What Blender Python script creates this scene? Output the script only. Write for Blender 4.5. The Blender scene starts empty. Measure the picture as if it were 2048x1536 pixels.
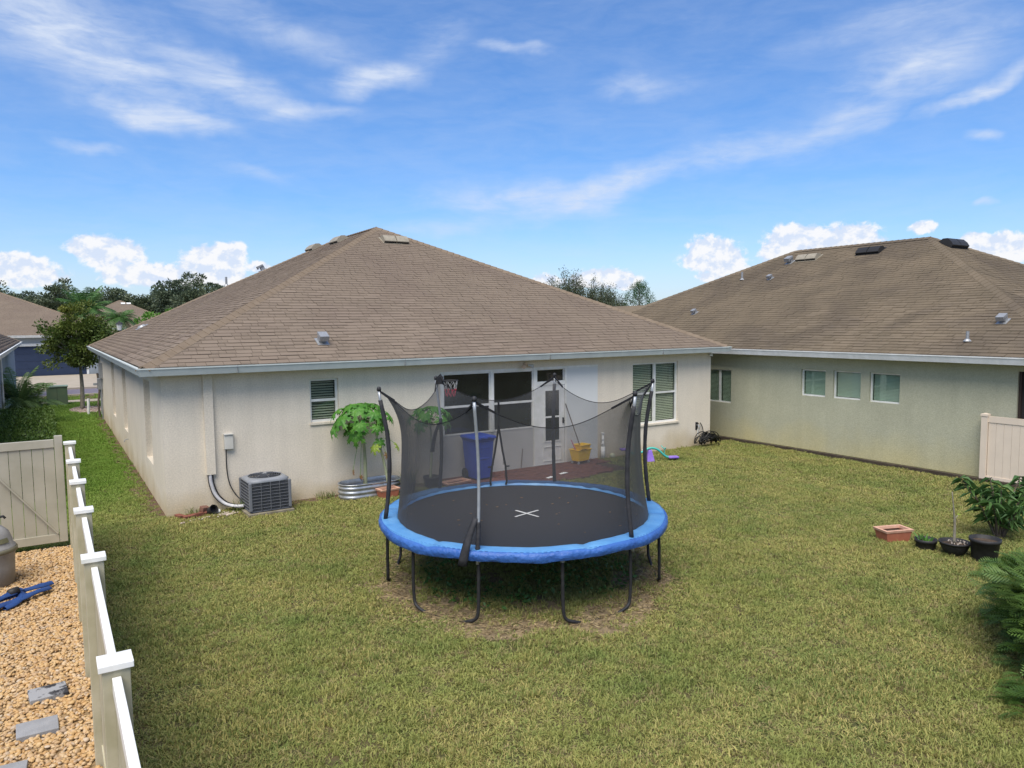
import bpy, math, random
import numpy as np
from mathutils import Vector, Matrix, Euler
random.seed(7); RNG = np.random.default_rng(7)
PI = math.pi
sc = bpy.context.scene
COL = sc.collection

# ------------------------------------------------------------------ camera
YAW, PITCH, ROLL = 0.5615, 0.0834, -0.0101
f_ = Vector((math.sin(YAW)*math.cos(PITCH), math.cos(YAW)*math.cos(PITCH), -math.sin(PITCH)))
r_ = Vector((math.cos(YAW), -math.sin(YAW), 0)); u_ = r_.cross(f_)
r2 = r_*math.cos(ROLL)+u_*math.sin(ROLL); u2 = -r_*math.sin(ROLL)+u_*math.cos(ROLL)
cd = bpy.data.cameras.new('camera'); cam = bpy.data.objects.new('camera', cd); COL.objects.link(cam)
cam.matrix_world = Matrix(((r2.x, u2.x, -f_.x, -1.697), (r2.y, u2.y, -f_.y, -14.578), (r2.z, u2.z, -f_.z, 3.5), (0, 0, 0, 1)))
cd.sensor_width = 36; cd.lens = 1475.9/2048*36; cd.clip_end = 3000; cd.clip_start = 0.05
sc.camera = cam
CAMP = np.array([-1.697, -14.578, 3.5])

# ------------------------------------------------------------------ world, sun, exposure
SUN_DIR = Vector((-0.40, -0.38, 0.95)).normalized()
SUN_EL = math.asin(SUN_DIR.z); SUN_AZ = math.atan2(SUN_DIR.x, SUN_DIR.y)
SKY_STRENGTH = 0.10; EXPO = 0.57
w = bpy.data.worlds.new('World'); sc.world = w; w.use_nodes = True
nt = w.node_tree; N = nt.nodes; L = nt.links; N.clear()
out = N.new('ShaderNodeOutputWorld'); bg = N.new('ShaderNodeBackground'); L.new(bg.outputs[0], out.inputs[0])
bg.inputs[1].default_value = SKY_STRENGTH
sky = N.new('ShaderNodeTexSky'); sky.sky_type = 'NISHITA'; sky.sun_disc = False
sky.sun_elevation = SUN_EL; sky.sun_rotation = SUN_AZ
sky.air_density = 1.0; sky.dust_density = 0.6; sky.ozone_density = 1.6

def wm(op, a, b=None, c=None, clamp=False, nt=nt):
    n = nt.nodes.new('ShaderNodeMath'); n.operation = op; n.use_clamp = clamp
    for i, v in enumerate((a, b, c)):
        if v is None: continue
        if isinstance(v, (int, float)): n.inputs[i].default_value = v
        else: nt.links.new(v, n.inputs[i])
    return n.outputs[0]
tc = N.new('ShaderNodeTexCoord'); sx = N.new('ShaderNodeSeparateXYZ'); L.new(tc.outputs['Generated'], sx.inputs[0])
az = wm('MULTIPLY', wm('ARCTAN2', sx.outputs[0], sx.outputs[1]), 180/PI)
el = wm('MULTIPLY', wm('ARCSINE', sx.outputs[2]), 180/PI)
ce = N.new('ShaderNodeCombineXYZ'); L.new(az, ce.inputs[0]); L.new(el, ce.inputs[1])
def noise(vec, scale, detail=5, rough=.6, sc3=(1, 1, 1), rot=0, dist=0, loc=(0, 0, 0)):
    m = N.new('ShaderNodeMapping'); L.new(vec, m.inputs[0]); m.inputs['Scale'].default_value = sc3
    m.inputs['Rotation'].default_value = (0, 0, rot); m.inputs['Location'].default_value = loc
    n = N.new('ShaderNodeTexNoise'); L.new(m.outputs[0], n.inputs['Vector']); n.inputs['Scale'].default_value = scale
    n.inputs['Detail'].default_value = detail; n.inputs['Roughness'].default_value = rough; n.inputs['Distortion'].default_value = dist
    return n.outputs[0]
def mapr(v, a, b, c=0, d=1):
    n = N.new('ShaderNodeMapRange'); n.interpolation_type = 'SMOOTHSTEP'; L.new(v, n.inputs[0])
    for i, x in enumerate((a, b, c, d)): n.inputs[i+1].default_value = x
    return n.outputs[0]
# wobble the angular coordinates a little so that cloud masses have no ruled outline
wob = N.new('ShaderNodeTexNoise'); L.new(ce.outputs[0], wob.inputs['Vector']); wob.inputs['Scale'].default_value = .22; wob.inputs['Detail'].default_value = 4
wv = N.new('ShaderNodeVectorMath'); wv.operation = 'MULTIPLY_ADD'; L.new(wob.outputs['Color'], wv.inputs[0])
wv.inputs[1].default_value = (5, 2.6, 0); L.new(ce.outputs[0], wv.inputs[2])
ws = N.new('ShaderNodeVectorMath'); ws.operation = 'SUBTRACT'; L.new(wv.outputs[0], ws.inputs[0]); ws.inputs[1].default_value = (2.5, 1.3, 0)
WOB = ws.outputs[0]
def blobs(lst, vec, fall=1.0):
    tot = None
    for (a, e, sa, se, rot, amp) in lst:
        m = N.new('ShaderNodeMapping'); m.vector_type = 'TEXTURE'; L.new(vec, m.inputs[0])
        m.inputs['Location'].default_value = (a, e, 0); m.inputs['Rotation'].default_value = (0, 0, math.radians(rot)); m.inputs['Scale'].default_value = (sa, se, 1)
        ln = N.new('ShaderNodeVectorMath'); ln.operation = 'LENGTH'; L.new(m.outputs[0], ln.inputs[0])
        v = mapr(ln.outputs['Value'], 0, fall, amp, 0)
        tot = v if tot is None else wm('ADD', tot, v)
    return tot
CIRRUS = [(3.8899999999999997, 17.78, 11.304499999999999, 4.425, -16, 0.95), (0.16, 18.17, 4.33, 2.23, 0, 0.25), (7.74, 14.0, 6.92, 1.26, -6, 0.9), (12.7, 16.52, 7.39, 1.9, -25, 0.6), (21.82, 17.27, 5.11, 1.37, 8, 1.0), (17.45, 15.07, 4.96, 0.73, 5, 0.5), (3.13, 11.82, 3.5, 0.62, 0, 0.5), (15.55, 20.19, 10.35, 1.83, -15, 0.4), (33.31, 9.21, 9.91, 2.0655, -3, 0.76), (40.5, 10.49, 7.07, 1.7280000000000002, 20, 0.72), (48.1, 12.02, 7.7, 1.6605, 14, 0.54), (56.4, 13.27, 7.52, 1.5525, 14, 0.54), (63.98, 14.09, 4.61, 0.76, 20, 1.0), (60.82, 16.5, 9.51, 3.23, 15, 0.55), (32.28, 19.83, 4.13, 0.64, 0, 0.6), (42.32, 16.6, 4.74, 1.19, 0, 0.45), (58.97, 19.41, 8.9, 1.43, 8, 0.4), (59.38, 15.83, 3.56, 0.9, 10, 0.4), (13.81, 10.49, 4.47, 0.75, -10, 0.3), (27.56, 7.4, 7.61, 0.96, 3, 0.35), (64.77, 11.16, 1.61, 0.66, 0, 0.9), (64.92, 7.1, 1.02, 0.37, 0, 0.8), (27.05, 20.18, 4.47, 1.9, 30, 0.35)]
CUMULUS = [(-1.06, 3.66, 3.15, 1.75, 0, 1.15), (-1.97, 3.95, 1.69, 1.24, 0, 0.9), (3.81, 5.13, 3.32, 1.53, 0, 1.15), (2.51, 5.4, 1.85, 0.94, 0, 0.7), (6.02, 3.68, 5.61, 1.28, 0, 0.75), (10.55, 4.64, 3.53, 1.85, 0, 1.1), (11.91, 5.37, 1.44, 1.01, 0, 0.6), (13.57, 4.16, 1.25, 0.72, 0, 1.0), (39.38, 3.33, 3.81, 1.24, 0, 1.1), (34.79, 3.14, 1.83, 1.0, 0, 1.0), (40.89, 2.82, 2.39, 0.83, 0, 0.6), (47.49, 4.99, 3.39, 1.99, -12, 1.15), (46.42, 4.29, 3.05, 0.89, 0, 0.6), (53.02, 5.58, 3.36, 2.0, 0, 1.2), (52.02, 4.64, 2.87, 1.01, 0, 0.6), (56.76, 5.53, 3.18, 1.87, 0, 1.2), (65.3, 4.31, 3.26, 1.8, 0, 1.2), (61.02, 6.04, 1.48, 0.79, 0, 0.85), (47.15, 3.17, 1.71, 0.56, 0, 0.7), (63.9, 5.03, 1.46, 0.85, 0, 0.6), (7.5, 3.1, 6.5, 0.9, 0, 0.55), (11.5, 3.3, 4, 0.8, 0, 0.5), (50.5, 3.6, 7, 0.8, 0, 0.5), (55, 4.4, 5, 0.9, 0, 0.5), (36.5, 2.9, 4, 0.7, 0, 0.5), (-1, 3.2, 4, 0.8, 0, 0.5)]
cir = blobs(CIRRUS, WOB)
behind = mapr(wm('ABSOLUTE', wm('SUBTRACT', az, 32)), 38, 60, 0, .45)
cir = wm('ADD', cir, behind)
st = noise(ce.outputs[0], .16, 7, .62, (.7, 2.6, 1), -.12, .7)
st2 = noise(ce.outputs[0], .55, 6, .6, (.6, 2.2, 1), .25, .5, (30, 4, 0))
stm = wm('ADD', wm('ADD', wm('MULTIPLY', mapr(st, .26, .78), .48), wm('MULTIPLY', mapr(st2, .3, .75), .26)), .22)
cird = wm('MULTIPLY', wm('ADD', wm('MULTIPLY', cir, 1.3), .24), stm, clamp=True)
hz = mapr(el, -2, 9, .80, 0)                       # milky band low over the horizon
cird = wm('MINIMUM', wm('ADD', cird, wm('MULTIPLY', hz, .55)), .92)
fine = noise(ce.outputs[0], .95, 9, .60, (1, 1.15, 1), 0, .2)
fine2 = noise(ce.outputs[0], .95, 4, .55, (1, 1.15, 1), 0, .2, (0.25, -.6, 0))
cum = blobs(CUMULUS, ce.outputs[0])
gen = wm('MULTIPLY', mapr(noise(ce.outputs[0], .09, 3, .5, (1, .3, 1), 0, 0, (9, 0, 0)), .45, .6), mapr(wm('ABSOLUTE', wm('SUBTRACT', az, 32)), 38, 48))
gen = wm('MULTIPLY', gen, wm('MULTIPLY', mapr(el, 1, 3), mapr(el, 5, 10, .75, 0)))
cum = wm('ADD', cum, gen)
cumd = mapr(wm('ADD', wm('SUBTRACT', cum, .38), wm('MULTIPLY', wm('SUBTRACT', fine, .5), 1.7)), -.20, .20, 0, .95)
cumd = wm('MULTIPLY', cumd, mapr(cum, .06, .34))
shade = mapr(wm('SUBTRACT', fine2, fine), -.10, .12, 0, 1)
def rgb(c):
    n = N.new('ShaderNodeRGB'); n.outputs[0].default_value = (*c, 1); return n.outputs[0]
def mix(fac, a, b, bt='MIX'):
    n = N.new('ShaderNodeMix'); n.data_type = 'RGBA'; n.blend_type = bt
    if isinstance(fac, (int, float)): n.inputs[0].default_value = fac
    else: L.new(fac, n.inputs[0])
    L.new(a, n.inputs[6]); L.new(b, n.inputs[7]); return n.outputs[2]
KS = 1/(SKY_STRENGTH*2**EXPO)
skc = mix(1.0, sky.outputs[0], rgb((0.78, 0.93, 1.18)), 'MULTIPLY')
hs = N.new('ShaderNodeHueSaturation'); hs.inputs['Saturation'].default_value = 1.16; hs.inputs['Value'].default_value = 1.0; L.new(skc, hs.inputs['Color'])
c1 = mix(cird, hs.outputs[0], rgb((.68*KS, .77*KS, .94*KS)))
cc = mix(shade, rgb((.97*KS, .97*KS, .99*KS)), rgb((.70*KS, .79*KS, .96*KS)))
c2 = mix(cumd, c1, cc)
L.new(c2, bg.inputs[0])

sl = bpy.data.lights.new('sun', 'SUN'); so = bpy.data.objects.new('sun', sl); COL.objects.link(so)
sl.energy = 3.5; sl.angle = math.radians(46); sl.color = (1, .93, .82)
so.rotation_euler = SUN_DIR.to_track_quat('Z', 'Y').to_euler()
sc.view_settings.view_transform = 'Standard'; sc.view_settings.look = 'None'
sc.view_settings.exposure = EXPO; sc.view_settings.gamma = 1; sc.view_settings.use_curve_mapping = False
sc.cycles.max_bounces = 6; sc.cycles.transparent_max_bounces = 24

# ------------------------------------------------------------------ materials
def mat(name, c1, c2=None, scale=8, rough=.8, bump=0, bscale=None, metal=0, spec=.3, detail=5, rnd=0, world=False, dist=.01, trans=0, coat=0, alpha=None, contrast=(.35, .65)):
    m = bpy.data.materials.new(name); m.use_nodes = True; nt = m.node_tree; N = nt.nodes; L = nt.links
    b = N['Principled BSDF']; b.inputs['Roughness'].default_value = rough; b.inputs['Metallic'].default_value = metal
    b.inputs['Specular IOR Level'].default_value = spec
    if coat: b.inputs['Coat Weight'].default_value = coat
    tcn = N.new('ShaderNodeTexCoord'); vec = tcn.outputs['Object']
    if world:
        g = N.new('ShaderNodeNewGeometry'); vec = g.outputs['Position']
    c2 = c2 or tuple(x*.88 for x in c1)
    n = N.new('ShaderNodeTexNoise'); n.inputs['Scale'].default_value = scale; n.inputs['Detail'].default_value = detail; n.inputs['Roughness'].default_value = .6
    L.new(vec, n.inputs['Vector'])
    mr = N.new('ShaderNodeMapRange'); L.new(n.outputs[0], mr.inputs[0]); mr.inputs[1].default_value = contrast[0]; mr.inputs[2].default_value = contrast[1]
    mx = N.new('ShaderNodeMix'); mx.data_type = 'RGBA'; L.new(mr.outputs[0], mx.inputs[0]); mx.inputs[6].default_value = (*c1, 1); mx.inputs[7].default_value = (*c2, 1)
    col = mx.outputs[2]
    if rnd:
        at = N.new('ShaderNodeAttribute'); at.attribute_name = 'rnd'; oi = N.new('ShaderNodeObjectInfo')
        s = wm('FRACT', wm('ADD', at.outputs['Fac'], oi.outputs['Random']), nt=nt)
        v = wm('ADD', wm('MULTIPLY', wm('SUBTRACT', s, .5, nt=nt), rnd*2, nt=nt), 1.0, nt=nt)
        h = N.new('ShaderNodeHueSaturation'); L.new(v, h.inputs['Value']); L.new(col, h.inputs['Color'])
        hv = wm('ADD', wm('MULTIPLY', wm('FRACT', wm('MULTIPLY', s, 7.31, nt=nt), nt=nt), .03, nt=nt), .485, nt=nt); L.new(hv, h.inputs['Hue'])
        col = h.outputs[0]
    L.new(col, b.inputs['Base Color'])
    if bump:
        n2 = N.new('ShaderNodeTexNoise'); n2.inputs['Scale'].default_value = bscale or scale*4; n2.inputs['Detail'].default_value = 4; L.new(vec, n2.inputs['Vector'])
        bp = N.new('ShaderNodeBump'); bp.inputs['Strength'].default_value = bump; bp.inputs['Distance'].default_value = dist; L.new(n2.outputs[0], bp.inputs['Height']); L.new(bp.outputs[0], b.inputs['Normal'])
    if trans:
        tr = N.new('ShaderNodeBsdfTranslucent'); L.new(col, tr.inputs[0]); ms = N.new('ShaderNodeMixShader'); ms.inputs[0].default_value = trans
        L.new(b.outputs[0], ms.inputs[1]); L.new(tr.outputs[0], ms.inputs[2]); L.new(ms.outputs[0], N['Material Output'].inputs[0])
    return m

def stucco(name, c, stain, stain_amt=.6, low=.55):
    m = mat(name, c, tuple(x*.93 for x in c), 1.3, .92, .55, 55, spec=.15, world=True, dist=.012)
    nt = m.node_tree; N = nt.nodes; L = nt.links; b = N['Principled BSDF']
    src = b.inputs['Base Color'].links[0].from_socket
    g = N.new('ShaderNodeNewGeometry'); s = N.new('ShaderNodeSeparateXYZ'); L.new(g.outputs['Position'], s.inputs[0])
    n = N.new('ShaderNodeTexNoise'); n.inputs['Scale'].default_value = 1.1; n.inputs['Detail'].default_value = 6; L.new(g.outputs['Position'], n.inputs[0])
    h = wm('ADD', s.outputs[2], wm('MULTIPLY', wm('SUBTRACT', n.outputs[0], .5, nt=nt), 1.2, nt=nt), nt=nt)
    mr = N.new('ShaderNodeMapRange'); L.new(h, mr.inputs[0]); mr.inputs[1].default_value = -.05; mr.inputs[2].default_value = low; mr.inputs[3].default_value = stain_amt; mr.inputs[4].default_value = 0
    mx = N.new('ShaderNodeMix'); mx.data_type = 'RGBA'; L.new(mr.outputs[0], mx.inputs[0]); L.new(src, mx.inputs[6]); mx.inputs[7].default_value = (*stain, 1)
    # speckle of the sprayed texture
    n3 = N.new('ShaderNodeTexNoise'); n3.inputs['Scale'].default_value = 38; n3.inputs['Detail'].default_value = 3; L.new(g.outputs['Position'], n3.inputs[0])
    mr3 = N.new('ShaderNodeMapRange'); L.new(n3.outputs[0], mr3.inputs[0]); mr3.inputs[1].default_value = .3; mr3.inputs[2].default_value = .7; mr3.inputs[3].default_value = .88; mr3.inputs[4].default_value = 1.07
    mm = N.new('ShaderNodeVectorMath'); mm.operation = 'SCALE'; L.new(mx.outputs[2], mm.inputs[0]); L.new(mr3.outputs[0], mm.inputs['Scale'])
    # faint rain streaks running down the wall
    mp4 = N.new('ShaderNodeMapping'); mp4.inputs['Scale'].default_value = (5, 5, .45); L.new(g.outputs['Position'], mp4.inputs[0]); n4 = N.new('ShaderNodeTexNoise'); n4.inputs['Scale'].default_value = 1.0; n4.inputs['Detail'].default_value = 6; L.new(mp4.outputs[0], n4.inputs[0])
    mr4 = N.new('ShaderNodeMapRange'); L.new(n4.outputs[0], mr4.inputs[0]); mr4.inputs[1].default_value = .32; mr4.inputs[2].default_value = .62; mr4.inputs[3].default_value = .955; mr4.inputs[4].default_value = 1.02
    mm2 = N.new('ShaderNodeVectorMath'); mm2.operation = 'SCALE'; L.new(mm.outputs[0], mm2.inputs[0]); L.new(mr4.outputs[0], mm2.inputs['Scale'])
    L.new(mm2.outputs[0], b.inputs['Base Color'])
    return m

M = {}
M['stucco'] = stucco('cream_stucco', (.735, .66, .545), (.50, .40, .24), .8, .5)
M['stucco_green'] = stucco('sage_stucco', (.45, .445, .325), (.52, .46, .24), .8, .8)
M['stucco_blue'] = stucco('blue_grey_stucco', (.30, .34, .38), (.2, .2, .18), .3)
M['trim'] = mat('pale_trim', (.52, .565, .55), (.45, .49, .48), 3, .55, world=True)
M['trim_white'] = mat('white_trim', (.72, .73, .72), (.62, .63, .61), 5, .5, world=True)
M['vinyl'] = mat('white_vinyl', (.79, .78, .76), (.66, .66, .60), 4, .4, spec=.4, world=True)
M['vinyl_tan'] = mat('tan_vinyl', (.45, .415, .31), (.35, .325, .22), 3.5, .5, spec=.3, world=True)
M['vinyl_gate'] = mat('gate_vinyl', (.40, .372, .30), (.33, .31, .24), 2, .5, world=True)
M['vinyl_beige'] = mat('beige_vinyl', (.68, .58, .47), (.62, .53, .43), 2, .5, world=True)
def shingle_mat(name, a, b_, c, rnd):
    m = mat(name, a, b_, 1.1, .95, .5, 300, spec=.1, rnd=rnd, world=True, dist=.004)
    nt = m.node_tree; N = nt.nodes; L = nt.links; b = N['Principled BSDF']; src = b.inputs['Base Color'].links[0].from_socket
    g = N.new('ShaderNodeNewGeometry'); n = N.new('ShaderNodeTexNoise'); n.inputs['Scale'].default_value = .55; n.inputs['Detail'].default_value = 7; n.inputs['Distortion'].default_value = .6; L.new(g.outputs['Position'], n.inputs[0])
    mr = N.new('ShaderNodeMapRange'); L.new(n.outputs[0], mr.inputs[0]); mr.inputs[1].default_value = .45; mr.inputs[2].default_value = .66; mr.inputs[4].default_value = .55
    mx = N.new('ShaderNodeMix'); mx.data_type = 'RGBA'; L.new(mr.outputs[0], mx.inputs[0]); L.new(src, mx.inputs[6]); mx.inputs[7].default_value = (*c, 1)
    L.new(mx.outputs[2], b.inputs['Base Color']); return m
M['shingle'] = shingle_mat('brown_shingle', (.200, .157, .124), (.178, .140, .111), (.165, .128, .104), .08)
M['shingle_old'] = shingle_mat('weathered_shingle', (.168, .132, .095), (.138, .110, .080), (.092, .075, .060), .12)
M['shingle_cap'] = mat('cap_shingle', (.195, .150, .112), (.165, .125, .092), 5, .95, .3, 80, spec=.1, rnd=.1, world=True)
M['underlay'] = mat('roof_deck', (.05, .038, .03), None, 5, .95, world=True)
M['glass_dark'] = mat('dark_glass', (.008, .010, .010), (.02, .024, .02), .9, .04, spec=.55, world=True)
def pane_mat(name, tint, gl=.25):
    m = bpy.data.materials.new(name); m.use_nodes = True; nt = m.node_tree; N = nt.nodes; L = nt.links; N.remove(N['Principled BSDF'])
    t = N.new('ShaderNodeBsdfTransparent'); t.inputs[0].default_value = (*tint, 1); g = N.new('ShaderNodeBsdfGlossy'); g.inputs['Roughness'].default_value = .03; g.inputs[0].default_value = (.85, .95, .85, 1)
    lw_ = N.new('ShaderNodeLayerWeight'); lw_.inputs[0].default_value = .5
    f2 = wm('ADD', wm('MULTIPLY', wm('POWER', lw_.outputs['Facing'], 4.0, nt=nt), .6, nt=nt), gl*.25, nt=nt)
    ms = N.new('ShaderNodeMixShader'); L.new(f2, ms.inputs[0]); L.new(t.outputs[0], ms.inputs[1]); L.new(g.outputs[0], ms.inputs[2]); L.new(ms.outputs[0], N['Material Output'].inputs[0]); return m
M['pane'] = pane_mat('window_glass', (.93, .95, .92), .2)
M['pane_green'] = pane_mat('green_window_glass', (.90, .95, .91), .25)
M['slat'] = mat('blind_slat', (.56, .58, .46), None, 3, .6, world=True)
M['slat_sage'] = mat('sage_blind_slat', (.58, .64, .54), None, 3, .6, world=True)
M['slat_grey'] = mat('grey_blind_slat', (.40, .42, .34), None, 3, .6, world=True)
M['black'] = mat('black_plastic', (.018, .018, .02), (.03, .03, .032), 20, .55)
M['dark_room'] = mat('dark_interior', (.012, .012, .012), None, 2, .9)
M['metal_grey'] = mat('grey_metal', (.36, .37, .38), (.28, .29, .30), 30, .45, metal=.4)
M['steel'] = mat('galvanised_steel', (.50, .52, .54), (.38, .40, .42), 14, .38, metal=.7)
M['vent_tan'] = mat('tan_vent_metal', (.30, .27, .21), (.24, .215, .17), 10, .6)
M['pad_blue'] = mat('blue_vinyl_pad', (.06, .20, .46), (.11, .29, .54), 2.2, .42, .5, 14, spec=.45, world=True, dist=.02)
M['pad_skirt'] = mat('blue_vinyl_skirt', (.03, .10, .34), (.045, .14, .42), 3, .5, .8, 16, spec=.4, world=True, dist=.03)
M['mat_black'] = mat('trampoline_fabric', (.021, .021, .023), (.028, .026, .026), 60, .75, spec=.25, world=True)
M['foam'] = mat('foam_sleeve', (.022, .022, .025), (.04, .04, .045), 9, .7, .3, 40)
M['strap'] = mat('black_webbing', (.012, .012, .014), None, 20, .8)
M['white'] = mat('white_plastic', (.78, .78, .76), (.66, .66, .63), 6, .5)
M['bin_blue'] = mat('blue_bin_plastic', (.022, .06, .36), (.03, .075, .42), 6, .4, spec=.4)
M['yellow'] = mat('yellow_plastic', (.85, .56, .03), (.78, .48, .03), 7, .4, spec=.4)
M['teal'] = mat('teal_paint', (.05, .38, .36), (.08, .42, .34), 6, .4)
M['purple'] = mat('purple_plastic', (.20, .12, .48), (.26, .16, .52), 6, .45)
M['terracotta'] = mat('terracotta_plastic', (.42, .15, .09), (.36, .12, .07), 9, .7, .2, 60)
M['terracotta_rim'] = mat('faded_terracotta', (.60, .36, .26), (.52, .29, .20), 12, .75)
M['soil'] = mat('potting_soil', (.045, .03, .02), (.09, .065, .045), 22, .95, .8, 60, dist=.02)
M['brick'] = mat('red_brick', (.23, .075, .055), (.13, .05, .038), 12, .9, .5, 70, rnd=.2)
M['paver'] = mat('red_paver', (.15, .058, .045), (.10, .04, .034), 5, .9, .4, 70, rnd=.22, world=True)
M['concrete'] = mat('concrete', (.36, .31, .25), (.30, .26, .20), 1.5, .9, .3, 40, world=True)
M['asphalt'] = mat('asphalt', (.15, .135, .165), (.125, .11, .14), 4, .9, world=True)
M['slab'] = mat('grey_slab', (.27, .275, .29), (.22, .225, .24), 9, .9, .3, 90)
M['bark'] = mat('bark', (.16, .13, .10), (.09, .07, .055), 14, .95, .8, 40)
M['bark_pale'] = mat('pale_bark', (.27, .25, .20), (.18, .16, .12), 12, .95, .5, 40)
M['stem_green'] = mat('papaya_stem', (.26, .31, .17), (.33, .33, .24), 22, .8, .3, 50)
M['petiole'] = mat('leaf_stalk', (.20, .30, .08), None, 5, .6)
def leafmat(n, a, b, rnd=.3, trans=.25, scale=.9, rough=.5): return mat(n, a, b, scale, rough, spec=.35, rnd=rnd, world=True, trans=trans)
M['papaya'] = leafmat('papaya_leaf', (.055, .18, .025), (.12, .28, .04), .45, .3, 7)
M['papaya_yellow'] = leafmat('yellowing_papaya_leaf', (.30, .36, .05), (.20, .32, .05), .2, .3)
M['dead_leaf'] = leafmat('dead_leaf', (.33, .19, .07), (.25, .12, .05), .2, .2)
M['leaf_oak'] = leafmat('magnolia_leaf', (.055, .095, .018), (.14, .165, .03), .45, .2, .8)
M['leaf_yellow'] = leafmat('young_leaf', (.22, .20, .02), (.12, .14, .02), .3, .2)
M['leaf_far'] = leafmat('woodland_leaf', (.075, .10, .055), (.11, .135, .07), .4, .2, .25)
M['leaf_far2'] = leafmat('dark_woodland_leaf', (.065, .092, .055), (.10, .13, .075), .4, .2, .25)
M['leaf_wisp'] = leafmat('grey_green_leaf', (.06, .082, .048), (.10, .12, .06), .35, .2)
M['leaf_pine'] = leafmat('pine_needle', (.035, .10, .035), (.06, .13, .04), .35, .2)
M['leaf_lime'] = leafmat('lime_leaf', (.14, .30, .035), (.09, .22, .03), .3, .3)
M['palm'] = leafmat('palm_leaf', (.09, .16, .05), (.17, .25, .09), .35, .25, 1.5)
M['palm_far'] = leafmat('queen_palm_leaf', (.06, .14, .035), (.10, .19, .05), .35, .25, .5)
M['hedge'] = leafmat('hedge_leaf', (.075, .14, .025), (.13, .20, .035), .4, .2, 2)
M['fern'] = leafmat('feathery_leaf', (.060, .12, .020), (.12, .19, .032), .45, .25, 3)
M['broadleaf'] = leafmat('broad_leaf', (.05, .12, .035), (.10, .18, .045), .45, .25, 3)
M['weed'] = leafmat('weed_leaf', (.10, .16, .04), (.17, .19, .06), .3, .25, 6)
M['hose'] = mat('black_hose', (.012, .012, .012), None, 5, .35)
M['fabric_blue'] = mat('blue_hose_fabric', (.012, .038, .14), (.02, .06, .20), 12, .6)
M['tank'] = mat('grey_tank', (.28, .275, .27), (.20, .195, .195), 5, .6, .2, 60)
M['ac_paint'] = mat('grey_ac_paint', (.11, .118, .135), (.085, .092, .105), 8, .5)
M['ac_wire'] = mat('grey_wire', (.17, .18, .20), None, 8, .45)
M['garage'] = mat('dark_blue_garage_door', (.022, .036, .075), (.027, .042, .085), 3, .6, world=True)
M['green_box'] = mat('green_utility_paint', (.09, .14, .085), (.11, .15, .09), 4, .6)
M['timber'] = mat('wet_timber', (.045, .033, .025), (.07, .055, .04), 6, .9, .5, 40, world=True)
M['moss'] = mat('mossy_soil', (.07, .075, .03), (.11, .095, .055), 9, .95, .6, 50, world=True, dist=.03)
M['red'] = mat('red_cord', (.55, .05, .09), None, 9, .7)
M['white_cord'] = mat('white_cord', (.45, .45, .45), None, 9, .7)
M['pipe'] = mat('insulated_pipe', (.42, .42, .45), (.56, .56, .57), 14, .6)
M['lens'] = mat('lamp_glass', (.62, .63, .60), None, 4, .2)

# net: woven mesh, thread cover grows with slant as in a real weave
m = bpy.data.materials.new('safety_net'); m.use_nodes = True; nt2 = m.node_tree; NN = nt2.nodes; LL = nt2.links
b = NN['Principled BSDF']; b.inputs['Base Color'].default_value = (.055, .056, .060, 1); b.inputs['Roughness'].default_value = .6
t = NN.new('ShaderNodeBsdfTransparent'); ms = NN.new('ShaderNodeMixShader'); lw = NN.new('ShaderNodeLayerWeight'); lw.inputs[0].default_value = .5
cosv = wm('SUBTRACT', 1.0, lw.outputs['Facing'], nt=nt2)
cov = wm('SUBTRACT', 1.0, wm('POWER', .62, wm('DIVIDE', 1.0, wm('MAXIMUM', cosv, .12, nt=nt2), nt=nt2), nt=nt2), nt=nt2)
LL.new(cov, ms.inputs[0]); LL.new(t.outputs[0], ms.inputs[1]); LL.new(b.outputs[0], ms.inputs[2]); LL.new(ms.outputs[0], NN['Material Output'].inputs[0])
M['net'] = m

# ------------------------------------------------------------------ mesh helpers
def mk(name, V, F, mats, parent=None, rnd=None, mi=None, smooth=False, link=True):
    me = bpy.data.meshes.new(name)
    if isinstance(V, np.ndarray) and isinstance(F, np.ndarray):
        nv, nf, k = len(V), len(F), F.shape[1]
        me.vertices.add(nv); me.vertices.foreach_set('co', V.astype(np.float32).ravel())
        me.loops.add(nf*k); me.loops.foreach_set('vertex_index', F.astype(np.int32).ravel())
        me.polygons.add(nf); me.polygons.foreach_set('loop_start', np.arange(0, nf*k, k, dtype=np.int32))
        me.update(calc_edges=True)
    else:
        me.from_pydata([tuple(v) for v in V], [], [tuple(f) for f in F]); me.update()
    if not isinstance(mats, (list, tuple)): mats = [mats]
    for x in mats: me.materials.append(x)
    if mi is not None: me.polygons.foreach_set('material_index', np.asarray(mi, dtype=np.int32))
    if rnd is not None:
        a = me.attributes.new('rnd', 'FLOAT', 'FACE'); a.data.foreach_set('value', np.asarray(rnd, dtype=np.float32))
    if smooth: me.polygons.foreach_set('use_smooth', np.ones(len(me.polygons), dtype=bool))
    o = bpy.data.objects.new(name, me)
    if link: COL.objects.link(o)
    if parent is not None: o.parent = parent
    return o
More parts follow.
